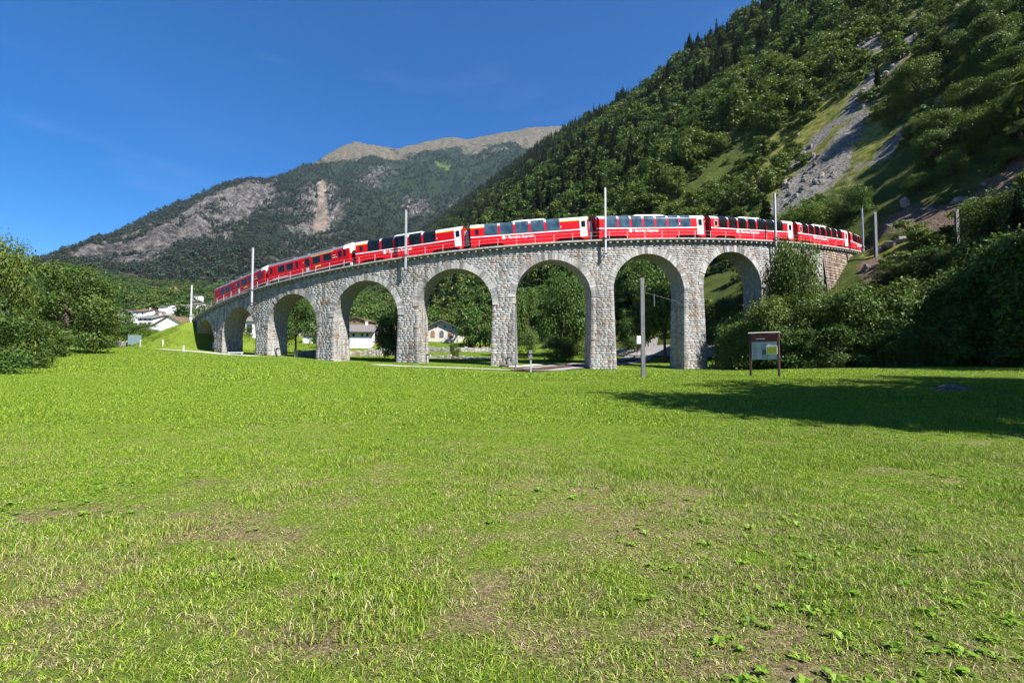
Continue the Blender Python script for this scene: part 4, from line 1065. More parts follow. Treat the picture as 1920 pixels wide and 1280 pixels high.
for px, py, w, h, dep, Y, lab, wm, rm, g, wins in [
    (272, 612, 32, 24, 12, 190, 'white three-storey block with two rows of small windows in the village', 'white_wall', 'slate_roof', 'side', [(u, v, .12, .16, 'dark') for u in (.2, .5, .8) for v in (.25, .55)]),
    (262, 594, 26, 16, 10, 250, 'pale block with flat brownish roof above the three-storey block', 'white_wall', 'brown_roof', 'side', [(u, .4, .1, .25, 'dark') for u in (.3, .7)]),
    (284, 592, 18, 12, 10, 255, 'yellow village house among the trees', 'cream_wall', 'slate_roof', 'front', []),
    (295, 602, 20, 15, 9, 215, 'white house with dark gable left of the large white house', 'white_wall', 'slate_roof', 'front', [(.5, .35, .4, .15, 'dark')]),
    (304, 580, 13, 7, 9, 320, 'small white house below the green field', 'white_wall', 'slate_roof', 'side', [(.5, .4, .3, .3, 'dark')]),
    (325, 580, 18, 9, 9, 315, 'white chalet with dark windows left of the leftmost mast', 'white_wall', 'slate_roof', 'front', [(.5, .35, .3, .3, 'dark')]),
    (346, 579, 16, 9, 9, 330, 'white house with flat roof just behind the leftmost mast', 'white_wall', 'slate_roof', 'side', [(.4, .4, .2, .3, 'dark')]),
    (366, 577, 18, 10, 9, 340, 'wide white house right of the leftmost mast', 'white_wall', 'slate_roof', 'side', [(u, .45, .12, .3, 'dark') for u in (.25, .6)]),
    (384, 580, 16, 9, 9, 325, 'white house just left of the tail railcar', 'white_wall', 'brown_roof', 'side', [(.5, .45, .2, .3, 'dark')]),
    (366, 557, 15, 4, 6, 470, 'long white farm building on the upper green field', 'white_wall', 'slate_roof', 'side', []),
    (350, 587, 14, 8, 9, 300, 'white house in the lower row by the leftmost mast foot', 'white_wall', 'brown_roof', 'front', [(.5, .35, .3, .3, 'dark')]),
    (206, 604, 16, 14, 9, 230, 'white house half hidden by the left tree', 'white_wall', 'slate_roof', 'front', [(.5, .45, .2, .2, 'dark')]),
    (222, 588, 26, 9, 9, 290, 'long grey-roofed house at the left end of the village', 'stone_wall_render', 'slate_roof', 'side', []),
    (329, 539, 3, 3.4, 5, 560, 'tiny pink house high on the wooded slope', 'arch_door', 'brown_roof', 'front', []),
    (240, 592, 18, 10, 9, 270, 'low white house beside the pale village block', 'white_wall', 'slate_roof', 'side', [(.5, .4, .2, .3, 'dark')])]:
    p = at(px, py, Y); house(px, py, w, h, dep, lab, M[wm], M[rm], random.uniform(-.3, .3), wins, g, .35, loc=p, chimney=Y < 260, group='houses of the far village')

# ------------------------------------------------------------------ vegetation: crowns built of leaf-sized faces
def leaves(c, nrm, size, asp=.55):
    n = len(c); r = rng.normal(size=(n, 3)); t = np.cross(nrm, r); t /= np.linalg.norm(t, axis=1, keepdims=True)+1e-9
    b = np.cross(nrm, t); s = size[:, None]
    k = .25*s*nrm
    V = np.stack([c-t*s, c-b*s*asp+k*.5, c+t*s, c+b*s*asp+k*.5], 1)
    return V.reshape(-1, 3), np.arange(4*n).reshape(n, 4)
def unit(v): return v/(np.linalg.norm(v, axis=-1, keepdims=True)+1e-9)
def crown_mesh(name, mat, n, leaf, seed, zlo=.22, nl=26, flat_=.8, lobe=(.13, .22), bush=False, clump=.055, sub=14):
    global rng
    keep = rng; rng = np.random.default_rng(seed)
    zc = zlo+(.9-zlo)*rng.random(nl)**.9; f = (zc-zlo)/(1-zlo)
    prof = np.sqrt(np.clip(1-(2*f-.75)**2/1.7, .05, 1)) if not bush else np.sqrt(np.clip(1-f**2*.85, .1, 1))
    an = rng.random(nl)*2*np.pi; rr = .40*prof*(.35+.65*np.sqrt(rng.random(nl)))
    LC = np.stack([rr*np.cos(an), rr*np.sin(an), zc], 1); LR = lobe[0]+(lobe[1]-lobe[0])*rng.random(nl)
    li = rng.choice(nl, nl*sub, p=LR**2/np.sum(LR**2)); d = unit(rng.normal(size=(len(li), 3))+np.array([0, 0, .25])+.5*unit(LC[li]-np.array([0, 0, .45])))
    SC_ = LC[li]+d*LR[li][:, None]*(.55+.5*rng.random(len(li)))[:, None]*np.array([1, 1, flat_]); st = rng.random(len(li))
    ci = rng.integers(0, len(li), n)
    c = SC_[ci]+rng.normal(size=(n, 3))*clump*np.array([1, 1, .7])
    if bush: c[:, 2] = np.abs(c[:, 2])
    nr = unit(d[ci]*.9+rng.normal(size=(n, 3))*.65+np.array([0, 0, .45]))
    V, F = leaves(c, nr, leaf*(.6+.8*rng.random(n)))
    tint = np.clip(.45*st[ci]+.55*rng.random(n), 0, 1)
    rng = keep
    V[:, 2] = V[:, 2]/max(1e-6, np.percentile(V[:, 2], 99.7))
    return mesh_np(name, V, F, mat, {'tint': ('FACE', tint)}), LC
def trunk_mesh(LC, seed, rad=.022, top=.72, stems=1):
    r = random.Random(seed); b = MB()
    for s_ in range(stems):
        o = (r.uniform(-.06, .06), r.uniform(-.06, .06)) if stems > 1 else (0, 0)
        pts = [(o[0], o[1], -.04)]+[(o[0]+r.uniform(-.015, .015), o[1]+r.uniform(-.015, .015), top*k/5) for k in range(1, 6)]
        b.tube(pts, [rad*1.5]+[rad*(1-.14*k) for k in range(1, 6)], 7)
        for c in LC[r.randrange(2)::3]:
            z0 = top*r.uniform(.35, .75); a = Vector((o[0], o[1], z0)); e = Vector(tuple(c)); m = a.lerp(e, .5)+Vector((r.uniform(-.02, .02), r.uniform(-.02, .02), -.02))
            b.tube([a, m, e], [rad*.5, rad*.33, rad*.12], 5, cap=False)
    return mesh_np('trunk', b.v, b.f, M['bark'])
def conifer_mesh(name, mat, layers, per, seed, w=.17, tufts=2):
    r = np.random.default_rng(seed); C, N_, T, S = [], [], [], []; V, F, tint = [], [], []
    for k in range(layers):
        f = (k+.5)/layers; z = .10+.90*f; R0 = w*(1-f)**.8*(.8+.35*r.random())+.012
        for j in range(per if f < .8 else max(4, per//2)):
            a = r.random()*2*np.pi; L = R0*(.75+.4*r.random()); dz = -.35*L*(.6+.8*r.random())
            d = np.array([np.cos(a), np.sin(a), 0]); s = np.array([-np.sin(a), np.cos(a), 0]); wd = L*.34+.006
            zz = z+r.normal()*.4/layers
            for q in range(tufts):
                b = len(V); o = np.array([0, 0, zz]); tip = o+d*L+np.array([0, 0, dz]); mid = o+d*L*.55+np.array([0, 0, dz*.3+.01]); tl = (r.random()-.5)*1.3
                up = np.array([0, 0, 1])*tl*wd
                V += [o, mid+s*wd+up, tip, mid-s*wd-up]; F.append([b, b+1, b+2, b+3]); tint.append(r.random())
    return mesh_np(name, np.array(V), np.array(F), mat, {'tint': ('FACE', tint)})
def pole_trunk(rad=.012):
    b = MB(); b.tube([(0, 0, -.03), (0, 0, .4), (0, 0, .96)], [rad*1.3, rad, rad*.2], 6); return mesh_np('trunk', b.v, b.f, M['bark'])

KIND = {}
for key, mat, n, lf, kw in [
    ('big0', 'leaf_broad', 13000, .019, dict(zlo=.20)), ('big1', 'leaf_broad', 13000, .019, dict(zlo=.28, nl=32)), ('warm0', 'leaf_warm', 17000, .016, dict(zlo=.06, nl=40)), ('warm1', 'leaf_warm', 17000, .016, dict(zlo=.08, nl=38)),
    ('bush0', 'leaf_broad', 11000, .020, dict(zlo=.05, bush=True, nl=34)), ('bush1', 'leaf_warm', 11000, .020, dict(zlo=.05, bush=True, nl=34)),
    ('mid0', 'leaf_broad', 1700, .040, dict(zlo=.15, nl=20)), ('mid1', 'leaf_broad', 1700, .042, dict(zlo=.22, nl=16)), ('mid2', 'leaf_warm', 1500, .042, dict(zlo=.12, nl=20)), ('mid3', 'leaf_broad', 1600, .042, dict(zlo=.10, nl=24, lobe=(.1, .18))),
    ('mid4', 'leaf_shrub', 1900, .038, dict(zlo=.08, nl=22)),
    ('low0', 'leaf_broad', 420, .075, dict(zlo=.12, nl=12, sub=9)), ('low1', 'leaf_broad', 420, .075, dict(zlo=.18, nl=12, sub=9)), ('low2', 'leaf_shrub', 400, .075, dict(zlo=.12, nl=12, sub=9)),
    ('far0', 'leaf_far', 130, .13, dict(zlo=.12, nl=9, sub=6)),
    ('shrub0', 'leaf_shrub', 700, .06, dict(zlo=.05, bush=True, nl=14)), ('shrub1', 'leaf_warm', 700, .06, dict(zlo=.05, bush=True, nl=12))]:
    me, LC = crown_mesh('crown', M[mat], n, lf, hash(key) % 1000 if False else sum(map(ord, key))*7, **kw)
    KIND[key] = (me, trunk_mesh(LC, len(KIND)+3, .03 if 'bush' not in key and 'shrub' not in key else .012, .66, 1 if 'bush' not in key and 'shrub' not in key else 4))
for key, mat, L, per, tf in [('con0', 'leaf_conifer', 22, 11, 2), ('con1', 'leaf_conifer', 18, 10, 2), ('conl0', 'leaf_conifer', 11, 7, 2), ('conl1', 'leaf_conifer', 9, 7, 2), ('conf0', 'leaf_far', 7, 6, 1), ('conf1', 'leaf_far', 6, 5, 2)]:
    KIND[key] = (conifer_mesh('crown', M[mat], L, per, sum(map(ord, key)), w=.15+.04*(len(KIND) % 2), tufts=tf), pole_trunk())
def tree(key, p, h, w, label=None, cat='tree', group=None, name='broadleaf_tree', rz=None):
    r = link(name, None, None, p, (0, 0, rz if rz is not None else random.uniform(0, 6.28)), (w, w, h)); tag(r, label, cat, group)
    c, t = KIND[key]; link('crown', c, r); link('trunk', t, r); return r
def tree_px(key, px, py, top, wpx, label, Y=None, name='broadleaf_tree', cat='tree', group=None, rz=None):
    p = ghit(px, py) if Y is None else at(px, py, Y)
    if Y is not None: p[2] = G(p[0], p[1]) if Y < 150 else p[2]
    h = at(px, top, p[1])[2]-p[2]; w = wpx*p[1]/F_PX*.84
    return tree(key, p-np.array([0, 0, .1]), max(h, .3), w, label, cat, group, name, rz)
# left edge of the meadow
tree_px('warm0', -8, 692, 440, 120, 'tall loose-leaved tree at the left edge, its top bright against the sky', rz=1.0)
tree_px('bush1', 30, 692, 585, 110, 'dense green bush reaching the grass in front of the left trees', name='bush', cat='bush')
tree_px('bush0', -30, 702, 590, 170, 'dark bush at the very left edge of the meadow', name='bush', cat='bush')
tree_px('warm1', 122, 662, 492, 170, 'broad round tree with low spreading branches left of the village', rz=2.2)
tree_px('warm0', 176, 652, 575, 90, 'low spreading branches of a tree over the shadow at the left hedge', rz=4.0)
tree_px('bush1', 75, 668, 600, 100, 'leafy bush filling the gap between the two left trees', name='bush', cat='bush')
tree_px('bush0', 236, 640, 588, 72, 'round dark green tree in front of the village houses', name='bush', cat='bush', Y=104)
tree_px('bush1', 278, 641, 604, 50, 'light green bush beside the green screen panel', name='bush', cat='bush', Y=103)
tree_px('bush1', 205, 646, 618, 60, 'brownish hedge bush behind the low grey wall', name='bush', cat='bush', Y=100)
# seen through and beside the arches
tree_px('big1', 553, 668, 556, 92, 'tall tree inside the third visible arch', Y=88)
tree_px('big0', 742, 678, 582, 92, 'round walnut-shaped tree with a short trunk in the fourth arch', Y=75)
tree_px('bush1', 852, 670, 643, 24, 'small lone round tree on the grass behind the middle arch', name='bush', cat='bush')
tree_px('mid0', 462, 664, 610, 26, 'green bush behind the second arch', name='bush', cat='bush', Y=98)
tree_px('big0', 990, 674, 545, 62, 'tall slender green tree just right of the middle pier', Y=84)
tree_px('big1', 1055, 684, 520, 105, 'large pale green tree filling the middle arch', Y=88)
tree_px('warm1', 1082, 676, 560, 70, 'yellow-green tree beside the dark mast under the middle arch', Y=96)
tree_px('bush0', 1045, 690, 628, 76, 'low bush beside the curved lower track', name='bush', cat='bush', Y=80)
tree_px('big1', 1246, 684, 498, 128, 'dark tree with a thick trunk in the arch behind the lone steel mast', Y=80)
tree_px('big0', 1190, 676, 590, 60, 'dark tree at the left side of the arch behind the lone steel mast', Y=92)
tree_px('big1', 1345, 690, 560, 90, 'tree filling the left of the last open arch', Y=80)
tree_px('bush0', 1385, 693, 590, 120, 'dark shrub under the last open arch', name='bush', cat='bush', Y=66)
tree_px('mid3', 900, 662, 570, 66, 'dark tree right of the cream house', Y=118)
tree_px('mid2', 918, 660, 600, 50, 'reddish-green shrub behind the middle pier', Y=112, name='bush', cat='bush')
tree_px('mid1', 880, 655, 575, 60, 'green tree overhanging the cream house', Y=125)
tree_px('mid0', 600, 655, 620, 30, 'small tree behind the white house corner of the third arch', Y=108, name='bush', cat='bush')
# thicket on the right
for a in [('warm0', 1494, 700, 448, 118, 'slim tree climbing in front of the viaduct wall right of the last arch', 62), ('bush1', 1440, 697, 556, 130, 'leafy bush behind the information board', 58),
          ('bush0', 1400, 696, 600, 120, 'dark bush left of the information board', 60), ('bush1', 1530, 697, 548, 140, 'bright green bush right of the information board', 56),
          ('bush1', 1600, 697, 535, 150, 'wide sunny bush below the brown retaining wall', 54), ('bush0', 1665, 696, 545, 150, 'green bush in the thicket right of the wide sunny one', 52),
          ('bush1', 1725, 696, 520, 150, 'leafy bush under the slope with the lone mast', 52), ('big1', 1790, 695, 530, 170, 'dark shaded tree in the right-hand thicket', 50),
          ('big0', 1860, 694, 500, 200, 'tall dark tree in the right-hand thicket near the frame edge', 48), ('bush0', 1840, 698, 590, 170, 'low black-green bush at the shaded right meadow edge', 47),
          ('big1', 1925, 694, 440, 200, 'tallest dark tree at the right frame edge', 46), ('bush0', 1920, 700, 600, 170, 'low shaded bush in the right corner of the meadow', 45),
          ('bush0', 1760, 698, 600, 130, 'low shaded bush under the leafy slope thicket', 49), ('bush0', 1570, 699, 610, 120, 'low bush in shade at the foot of the sunny bushes', 52), ('bush0', 1480, 700, 612, 110, 'low bush in shade directly right of the board post', 55),
          ('bush0', 1660, 699, 615, 130, 'low dark bush in front of the green thicket', 50)]:
    key, px, py, top, w, lab, Y = a
    tree_px(key, px, py, top, w, lab, Y=Y, name='bush' if 'bush' in key else 'broadleaf_tree', cat='bush' if 'bush' in key else 'tree')
for key, px, py, top, w, lab in [('bush1', 1665, 540, 492, 60, 'yellow-green bush on the slope below the lone mast'), ('shrub0', 1700, 520, 470, 70, 'grey-green bush between the two right-hand masts'), ('bush1', 1740, 530, 470, 90, 'sunny bush below the rocky slope'),
                              ('shrub1', 1830, 440, 372, 90, 'pale bush on the rocks right of the lone mast'), ('bush0', 1780, 520, 478, 70, 'green bush at the foot of the lone mast'), ('bush0', 1620, 560, 525, 50, 'small bush at the retaining wall foot'),
                              ('bush1', 1850, 520, 440, 110, 'bright bush above the dark right-hand thicket'), ('bush1', 1560, 410, 372, 60, 'bush on the scree just above the last coaches'), ('bush0', 1600, 405, 350, 80, 'round bush above the last coach')]:
    tree_px(key, px, py, top, w, lab, name='bush', cat='bush')
# tall trees beyond the right of the frame that shade the meadow and the thicket
for x, y, h, w, lab in [(17.6, 8.8, 18, 8.8, 'tall tree beside the meadow, casting the tip of the long shadow'), (24.2, 11.5, 17, 11.5, 'tall tree beside the meadow, second from the shadow tip'), (20.5, 5.2, 16, 10, 'tall tree nearest the viewer, shading the right of the meadow'),
                   (28, 8, 18, 12, 'tall tree in the middle of the row shading the meadow'), (31, 15, 17, 12, 'tall tree at the far end of the row shading the meadow'), (51, 36, 19, 13, 'tall tree shading the right-hand thicket from the south'),
                   (59, 39, 20, 14, 'tall tree on the slope shading the thicket'), (66, 48, 20, 14, 'uppermost tall tree on the slope shading the thicket')]:
    tree('big1' if int(x) % 2 else 'big0', (x, y, G(x, y)-.1), h, w, lab)

# ------------------------------------------------------------------ scatter by real instances of the same meshes
def scatter(name, P, rot, scl, idx, protos, label=None, cat=None, kind='stuff'):
    me = bpy.data.meshes.new(name); me.vertices.add(len(P)); me.vertices.foreach_set('co', np.asarray(P, np.float32).ravel())
    for an, arr in (('rot', rot), ('scl', scl)):
        a = me.attributes.new(an, 'FLOAT_VECTOR', 'POINT'); a.data.foreach_set('vector', np.asarray(arr, np.float32).ravel())
    a = me.attributes.new('pick_id', 'INT', 'POINT'); a.data.foreach_set('value', np.asarray(idx, np.int32))
    o = link(name, me); tag(o, label, cat, None, kind)
    ng = bpy.data.node_groups.new(name, 'GeometryNodeTree')
    ng.interface.new_socket('Geometry', in_out='INPUT', socket_type='NodeSocketGeometry'); ng.interface.new_socket('Geometry', in_out='OUTPUT', socket_type='NodeSocketGeometry')
    gi = ng.nodes.new('NodeGroupInput'); go = ng.nodes.new('NodeGroupOutput'); iop = ng.nodes.new('GeometryNodeInstanceOnPoints'); jn = ng.nodes.new('GeometryNodeJoinGeometry')
    for objs in reversed(protos):
        g2i = ng.nodes.new('GeometryNodeGeometryToInstance'); j2 = ng.nodes.new('GeometryNodeJoinGeometry')
        for ob in objs:
            oi = ng.nodes.new('GeometryNodeObjectInfo'); oi.inputs[0].default_value = ob; oi.transform_space = 'ORIGINAL'; ng.links.new(oi.outputs['Geometry'], j2.inputs[0])
        ng.links.new(j2.outputs[0], g2i.inputs[0]); ng.links.new(g2i.outputs[0], jn.inputs[0])
    def na(n, t): q = ng.nodes.new('GeometryNodeInputNamedAttribute'); q.data_type = t; q.inputs[0].default_value = n; return q.outputs[0]
    ng.links.new(gi.outputs[0], iop.inputs['Points']); ng.links.new(jn.outputs[0], iop.inputs['Instance']); iop.inputs['Pick Instance'].default_value = True
    ng.links.new(na('pick_id', 'INT'), iop.inputs['Instance Index']); ng.links.new(na('rot', 'FLOAT_VECTOR'), iop.inputs['Rotation']); ng.links.new(na('scl', 'FLOAT_VECTOR'), iop.inputs['Scale'])
    ng.links.new(iop.outputs[0], go.inputs[0])
    m = o.modifiers.new('scatter', 'NODES'); m.node_group = ng
    return o
def project(P):
    x, y, z = P[:, 0], P[:, 1], P[:, 2]-EYE; c, s = math.cos(PITCH), math.sin(PITCH); yc = y*c+z*s; zc = -y*s+z*c
    yy = np.where(yc > .1, yc, .1); return 960+F_PX*x/yy, 640-F_PX*zc/yy, yc
def yaw(n): return np.c_[np.zeros(n), np.zeros(n), rng.random(n)*6.283]

# forest of the steep hillside: random points on the slope, thinned on the bare bands
N = 46000
t = np.where(rng.random(N) < .45, -30+430*rng.random(N), 400+2000*rng.random(N)**1.25); d = 4+1000*rng.random(N)**1.0
k = d < ridge_d(t)+3; t, d = t[k], d[k]
x = -.485*t+.875*(d+D0); y = .875*t+.485*(d+D0); z = ground_z(x, y)
P = np.c_[x, y, z]; px, py, yc = project(P)
near_t = t < 400
thin = np.maximum(np.maximum(hill_mask('scree', t, d), hill_mask('clear', t, d)*1.2), np.maximum(hill_mask('grassy', t, d)*.95, hill_mask('brownrock', t, d)))
s_, r_ = sr_of(x, y)
keep = (yc > 20) & (px > -60) & (px < 2150) & (py > -190) & (rng.random(len(t)) > thin*.93) & ~((np.abs(r_-RAD) < 8) & (s_ < 190)) & (fbm(t/26, d/40, 3, 31) > -1.0)
keep &= ~((r_ > RAD+2) & (s_ > 60) & (s_ < 128) & (r_ < RAD+16) & (d > 3))
keep &= ~(near_t & (rng.random(len(t)) > np.interp(d, [0, 150, 500], [1, 1, .95])))
P, px, py, yc, t, d = P[keep], px[keep], py[keep], yc[keep], t[keep], d[keep]
n = len(P)
conprob = np.clip(.12+(d-140)/800+np.where(t > 500, .25, 0)+.55*fbm(t/50, d/70, 3, 21), .03, .9)
con = rng.random(n) < conprob
size = np.where(con, 9+11*rng.random(n), 5.0+6.5*rng.random(n)**1.3)*np.interp(d, [0, 40, 120], [.62, .8, 1.0])
size = size*np.where(t > 700, 1.15, 1)*np.where(thin[keep] > .3, .55, 1)*(.75+.6*rng.random(n)**2)
wid = np.where(con, size*(.75+.5*rng.random(n)), size*(.8+.55*rng.random(n)))
app = size/yc; 
bshow = [o for o in SC.objects if False]
order = np.argsort(-np.where((px > -20) & (px < 1940) & (py > -40), app, app*.05))
indiv = np.zeros(n, bool); cb_n = cc_n = 0
for i in order:
    if con[i]:
        if cc_n < 290: cc_n += 1; indiv[i] = True
    elif cb_n < 290: cb_n += 1; indiv[i] = True
clr = np.clip(1.25-line_d(t, d, MAINB)/45, 0, 1)
for i in np.nonzero(indiv)[0]:
    if con[i]:
        key = ['con0', 'con1'][i % 2]; lab = 'dark conifer among the trees of the steep right-hand hillside'; grp = 'conifers on the hillside'; nm = 'conifer_tree'
    else:
        sunny = clr[i] > .05 or fbm(t[i]/30, d[i]/40, 3, 55) > .25; key = ['mid0', 'mid1', 'mid2', 'mid3', 'mid4'][i % 5] if not sunny else ['mid4', 'mid2', 'mid4'][i % 3]  # sunlit look put into the colour: yellow-green leaf kinds by the open band
        if yc[i] < 130: key = ['big0', 'warm1', 'big1', 'warm0', 'bush1'][i % 5]
        lab = 'broadleaf tree among the trees of the steep right-hand hillside'; grp = 'broadleaf trees on the hillside'; nm = 'broadleaf_tree'
    o = tree(key, P[i]-np.array([0, 0, .3]), size[i], wid[i], lab, 'tree', grp, nm)
# low-detail kinds: one real tree of each stands on the slope, the rest of the forest repeats its mesh
rest = np.nonzero(~indiv)[0]
def proto(key, i, nm, lab):
    o = tree(key, P[i]-np.array([0, 0, .3]), size[i], wid[i], lab, 'tree', 'trees of the upper forest', nm); return list(o.children)
vis = [i for i in rest if 1000 < px[i] < 1500 and 100 < py[i] < 380]
vc = [i for i in vis if con[i]]; vb = [i for i in vis if not con[i]]
keys = [('low0', vb[0]), ('low1', vb[1]), ('low2', vb[2]), ('conl0', vc[0]), ('conl1', vc[1])]
protos = [proto(k_, i, 'conifer_tree' if 'con' in k_ else 'broadleaf_tree', 'tree in the upper forest of the steep hillside') for k_, i in keys]
used = set(i for _, i in keys); rest = np.array([i for i in rest if i not in used])
scl = np.c_[wid[rest], wid[rest], size[rest]]
idx = np.where(con[rest], 3+(rest % 2), np.where((clr[rest] > .05) | (fbm(t[rest]/30, d[rest]/40, 3, 55) > .3), np.where(rest % 4 == 0, 0, 2), rest % 3))  # lighter leaf kinds again carry the sunlight in their colour
scatter('hillside_forest', P[rest]-np.array([0, 0, .4]), yaw(len(rest)), scl, idx, protos, 'dense mixed forest covering the steep right-hand hillside', 'forest')
# shrubs on the grassy bands and boulders on the scree
N = 80000; t = -20+620*rng.random(N); d = 3+520*rng.random(N); g = hill_mask('grassy', t, d); sc_ = hill_mask('scree', t, d); br = hill_mask('brownrock', t, d)
x = -.485*t+.875*(d+D0); y = .875*t+.485*(d+D0); s_, r_ = sr_of(x, y); ok = ~((np.abs(r_-RAD) < 7) & (s_ < 190))
k = (rng.random(N) < .05+g*1.1) & (sc_ < .5) & ok; Ps = np.c_[x, y, ground_z(x, y)][k]; n = len(Ps); h = (.7+3.3*rng.random(n)**1.6)*np.interp(t[k], [80, 400], [.85, 1.9])
sh = [list(tree(kk, ghit(*q), 1.6, 2.4, lb, 'bush', None, 'bush').children) for kk, q, lb in (('shrub0', (1690, 560), 'small yellow-green shrub on the slope above the sunny thicket'), ('shrub1', (1660, 505), 'small shrub below the retaining wall end'))]
scatter('slope_shrubs', Ps-np.array([0, 0, .1]), yaw(n), np.c_[h*1.3, h*1.3, h], rng.integers(0, 2, n), sh, 'low yellow-green shrubs over the grassy bands of the hillside', 'shrubs')
rk = []
for q in range(3):
    r = np.random.default_rng(q+50); u = np.linspace(0, np.pi, 6)[:, None]; v = np.linspace(0, 2*np.pi, 8)[None, :-1]
    V = np.stack([np.sin(u)*np.cos(v), np.sin(u)*np.sin(v), np.cos(u)+0*v], -1); V = V*(1+.35*(r.random(V.shape[:2])-.5))[..., None]*np.array([1, .8, .65]); V = V.reshape(-1, 3)
    F = [[a*7+b, a*7+(b+1) % 7, (a+1)*7+(b+1) % 7, (a+1)*7+b] for a in range(5) for b in range(7)]
    p = ghit(*[(1650, 470), (1668, 462), (1690, 455)][q]); o = link('boulder', mesh_np('boulder', V, F, stone_mat('boulder_stone%d' % q, [(0, (.10, .09, .08)), (.5, (.24, .22, .205)), (1, (.38, .36, .34))], 2.0, .05), {'rnd': ('FACE', np.full(len(F), .3+.25*q))}), None, p, (.2, .3, q), (1.1, 1.2, .9))
    tag(o, ['grey boulder on the slope beside the mast beyond the viaduct', 'pale boulder on the slope between the two right-hand masts', 'largest boulder on the brown rocky slope'][q], 'boulder'); rk.append([o])
N = 190000; t = -20+620*rng.random(N); d = 3+520*rng.random(N); sc_ = hill_mask('scree', t, d); br = hill_mask('brownrock', t, d); g = hill_mask('grassy', t, d)
x = -.485*t+.875*(d+D0); y = .875*t+.485*(d+D0); s_, r_ = sr_of(x, y)
k = (rng.random(N) < np.maximum(np.maximum(sc_-.15, 0)*1.2, np.maximum(br*.5, g*.09))) & ~((np.abs(r_-RAD) < 5) & (s_ < 190)); Pr = np.c_[x, y, ground_z(x, y)][k]; n = len(Pr); h = .18+.95*rng.random(n)**4
scatter('scree_rocks', Pr, rng.random((n, 3))*6.28, np.c_[h*1.3, h, h], rng.integers(0, 3, n), rk, 'pale broken scree rocks spilling down the hillside', 'scree')

# forest of the far mountain and the valley side
N = 95000; a = rng.random(N)*(len(rows)-6)+2; b = rng.random(N)*(len(mpx)-2)
ai = a.astype(int); bi = b.astype(int); fa = a-ai; fb = b-bi
def smp(A): A = np.asarray(A); return (A[ai, bi]*(1-fa)+A[ai+1, bi]*fa)*(1-fb)+(A[ai, bi+1]*(1-fa)+A[ai+1, bi+1]*fa)*fb
Pm = np.c_[smp(MX), smp(MY), smp(MZ)]; mr, ma, ms, mf, mp_ = smp(rockm), smp(alp), smp(slide), smp(field), smp(MPX)
nz = fbm(Pm[:, 0]/130, Pm[:, 1]/130, 4, 40)
dens = np.clip(1.1-np.clip(mr-.30, 0, 1)*1.45+nz*.75, 0, 1)*(ma < .45)*(ms < .3)*np.where(mf > .45, .12, 1)
pxm, pym, ycm = project(Pm)
k = (rng.random(N) < dens) & (pxm > -30) & (pxm < 1250) & (Pm[:, 1] > 170)
Pm = Pm[k]; pxm = pxm[k]; pym = pym[k]; n = len(Pm); mf = mf[k]
near = Pm[:, 1] < 1000
vil = near & (pxm > 185) & (pxm < 410) & (Pm[:, 1] < 430); k2 = ~vil | (rng.random(n) < .22); Pm, pxm, pym, mf, near = Pm[k2], pxm[k2], pym[k2], mf[k2], near[k2]; n = len(Pm)
conm = rng.random(n) < np.where(near, .22, .85)
hm = np.where(near, 5+6*rng.random(n), 11+11*rng.random(n)); wm = np.where(conm, hm*1.15, hm*1.0)
vis = [i for i in np.nonzero((pxm > 250) & (pxm < 600))[0]]
pk = [('conf0', [i for i in vis if conm[i]][0]), ('conf1', [i for i in vis if conm[i]][1]), ('far0', [i for i in vis if not conm[i]][0])]
pro = [list(tree(kk, Pm[i], hm[i], wm[i], 'tree in the far forest on the mountain across the valley', 'tree', 'trees of the far forest', 'conifer_tree' if 'con' in kk else 'broadleaf_tree').children) for kk, i in pk]
idx = np.where(conm, rng.integers(0, 2, n), np.where(near, 3+rng.integers(0, 3, n), 2)); pro = pro+protos[:3]
scatter('mountain_forest', Pm-np.array([0, 0, 1.]), yaw(n), np.c_[wm, wm, hm], idx, pro, 'dark far forest on the mountain across the valley', 'forest')

# ------------------------------------------------------------------ the sward
def grass_patch(name, size, n, h, w, seed, lean=.5, pos=(0, 0, 0), straw=.0):
    r = np.random.default_rng(seed); p = (r.random((n, 2))-.5)*size
    cl = (r.random((max(8, n//60), 2))-.5)*size; ci = r.integers(0, len(cl), n); m = r.random(n) < .25
    p[m] = cl[ci[m]]+r.normal(size=(m.sum(), 2))*size*.035
    hh = (h[0]+(h[1]-h[0])*r.random(n)**1.6); ww = w*(.6+.8*r.random(n)); a = r.random(n)*2*np.pi; b = r.random(n)*2*np.pi
    L = hh*lean*(.3+1.3*r.random(n)); d = np.c_[np.cos(a), np.sin(a)]*L[:, None]; s = np.c_[np.cos(b), np.sin(b)]*ww[:, None]/2; hh = hh*np.clip(1.25-.35*L/hh, .5, 1)
    z0 = np.zeros(n)-.012
    V = np.stack([np.c_[p-s, z0], np.c_[p+s, z0], np.c_[p+d*.35+s*.85, hh*.6], np.c_[p+d*.35-s*.85, hh*.6], np.c_[p+d+s*.1, hh], np.c_[p+d-s*.1, hh]], 1).reshape(-1, 3)
    i = np.arange(n)[:, None]*6; F = np.concatenate([i+[0, 1, 2, 3], i+[3, 2, 4, 5]], 1).reshape(-1, 4)
    t = np.repeat(np.clip(r.random(n), 0, 1), 2); k = np.repeat(r.random(n), 2)
    me = mesh_np(name, V, F, M['grass'], {'tint': ('FACE', t), 'pick': ('FACE', k)})
    return tag(link(name, me, None, pos), 'short meadow grass growing on the field', 'grass', None, 'stuff')
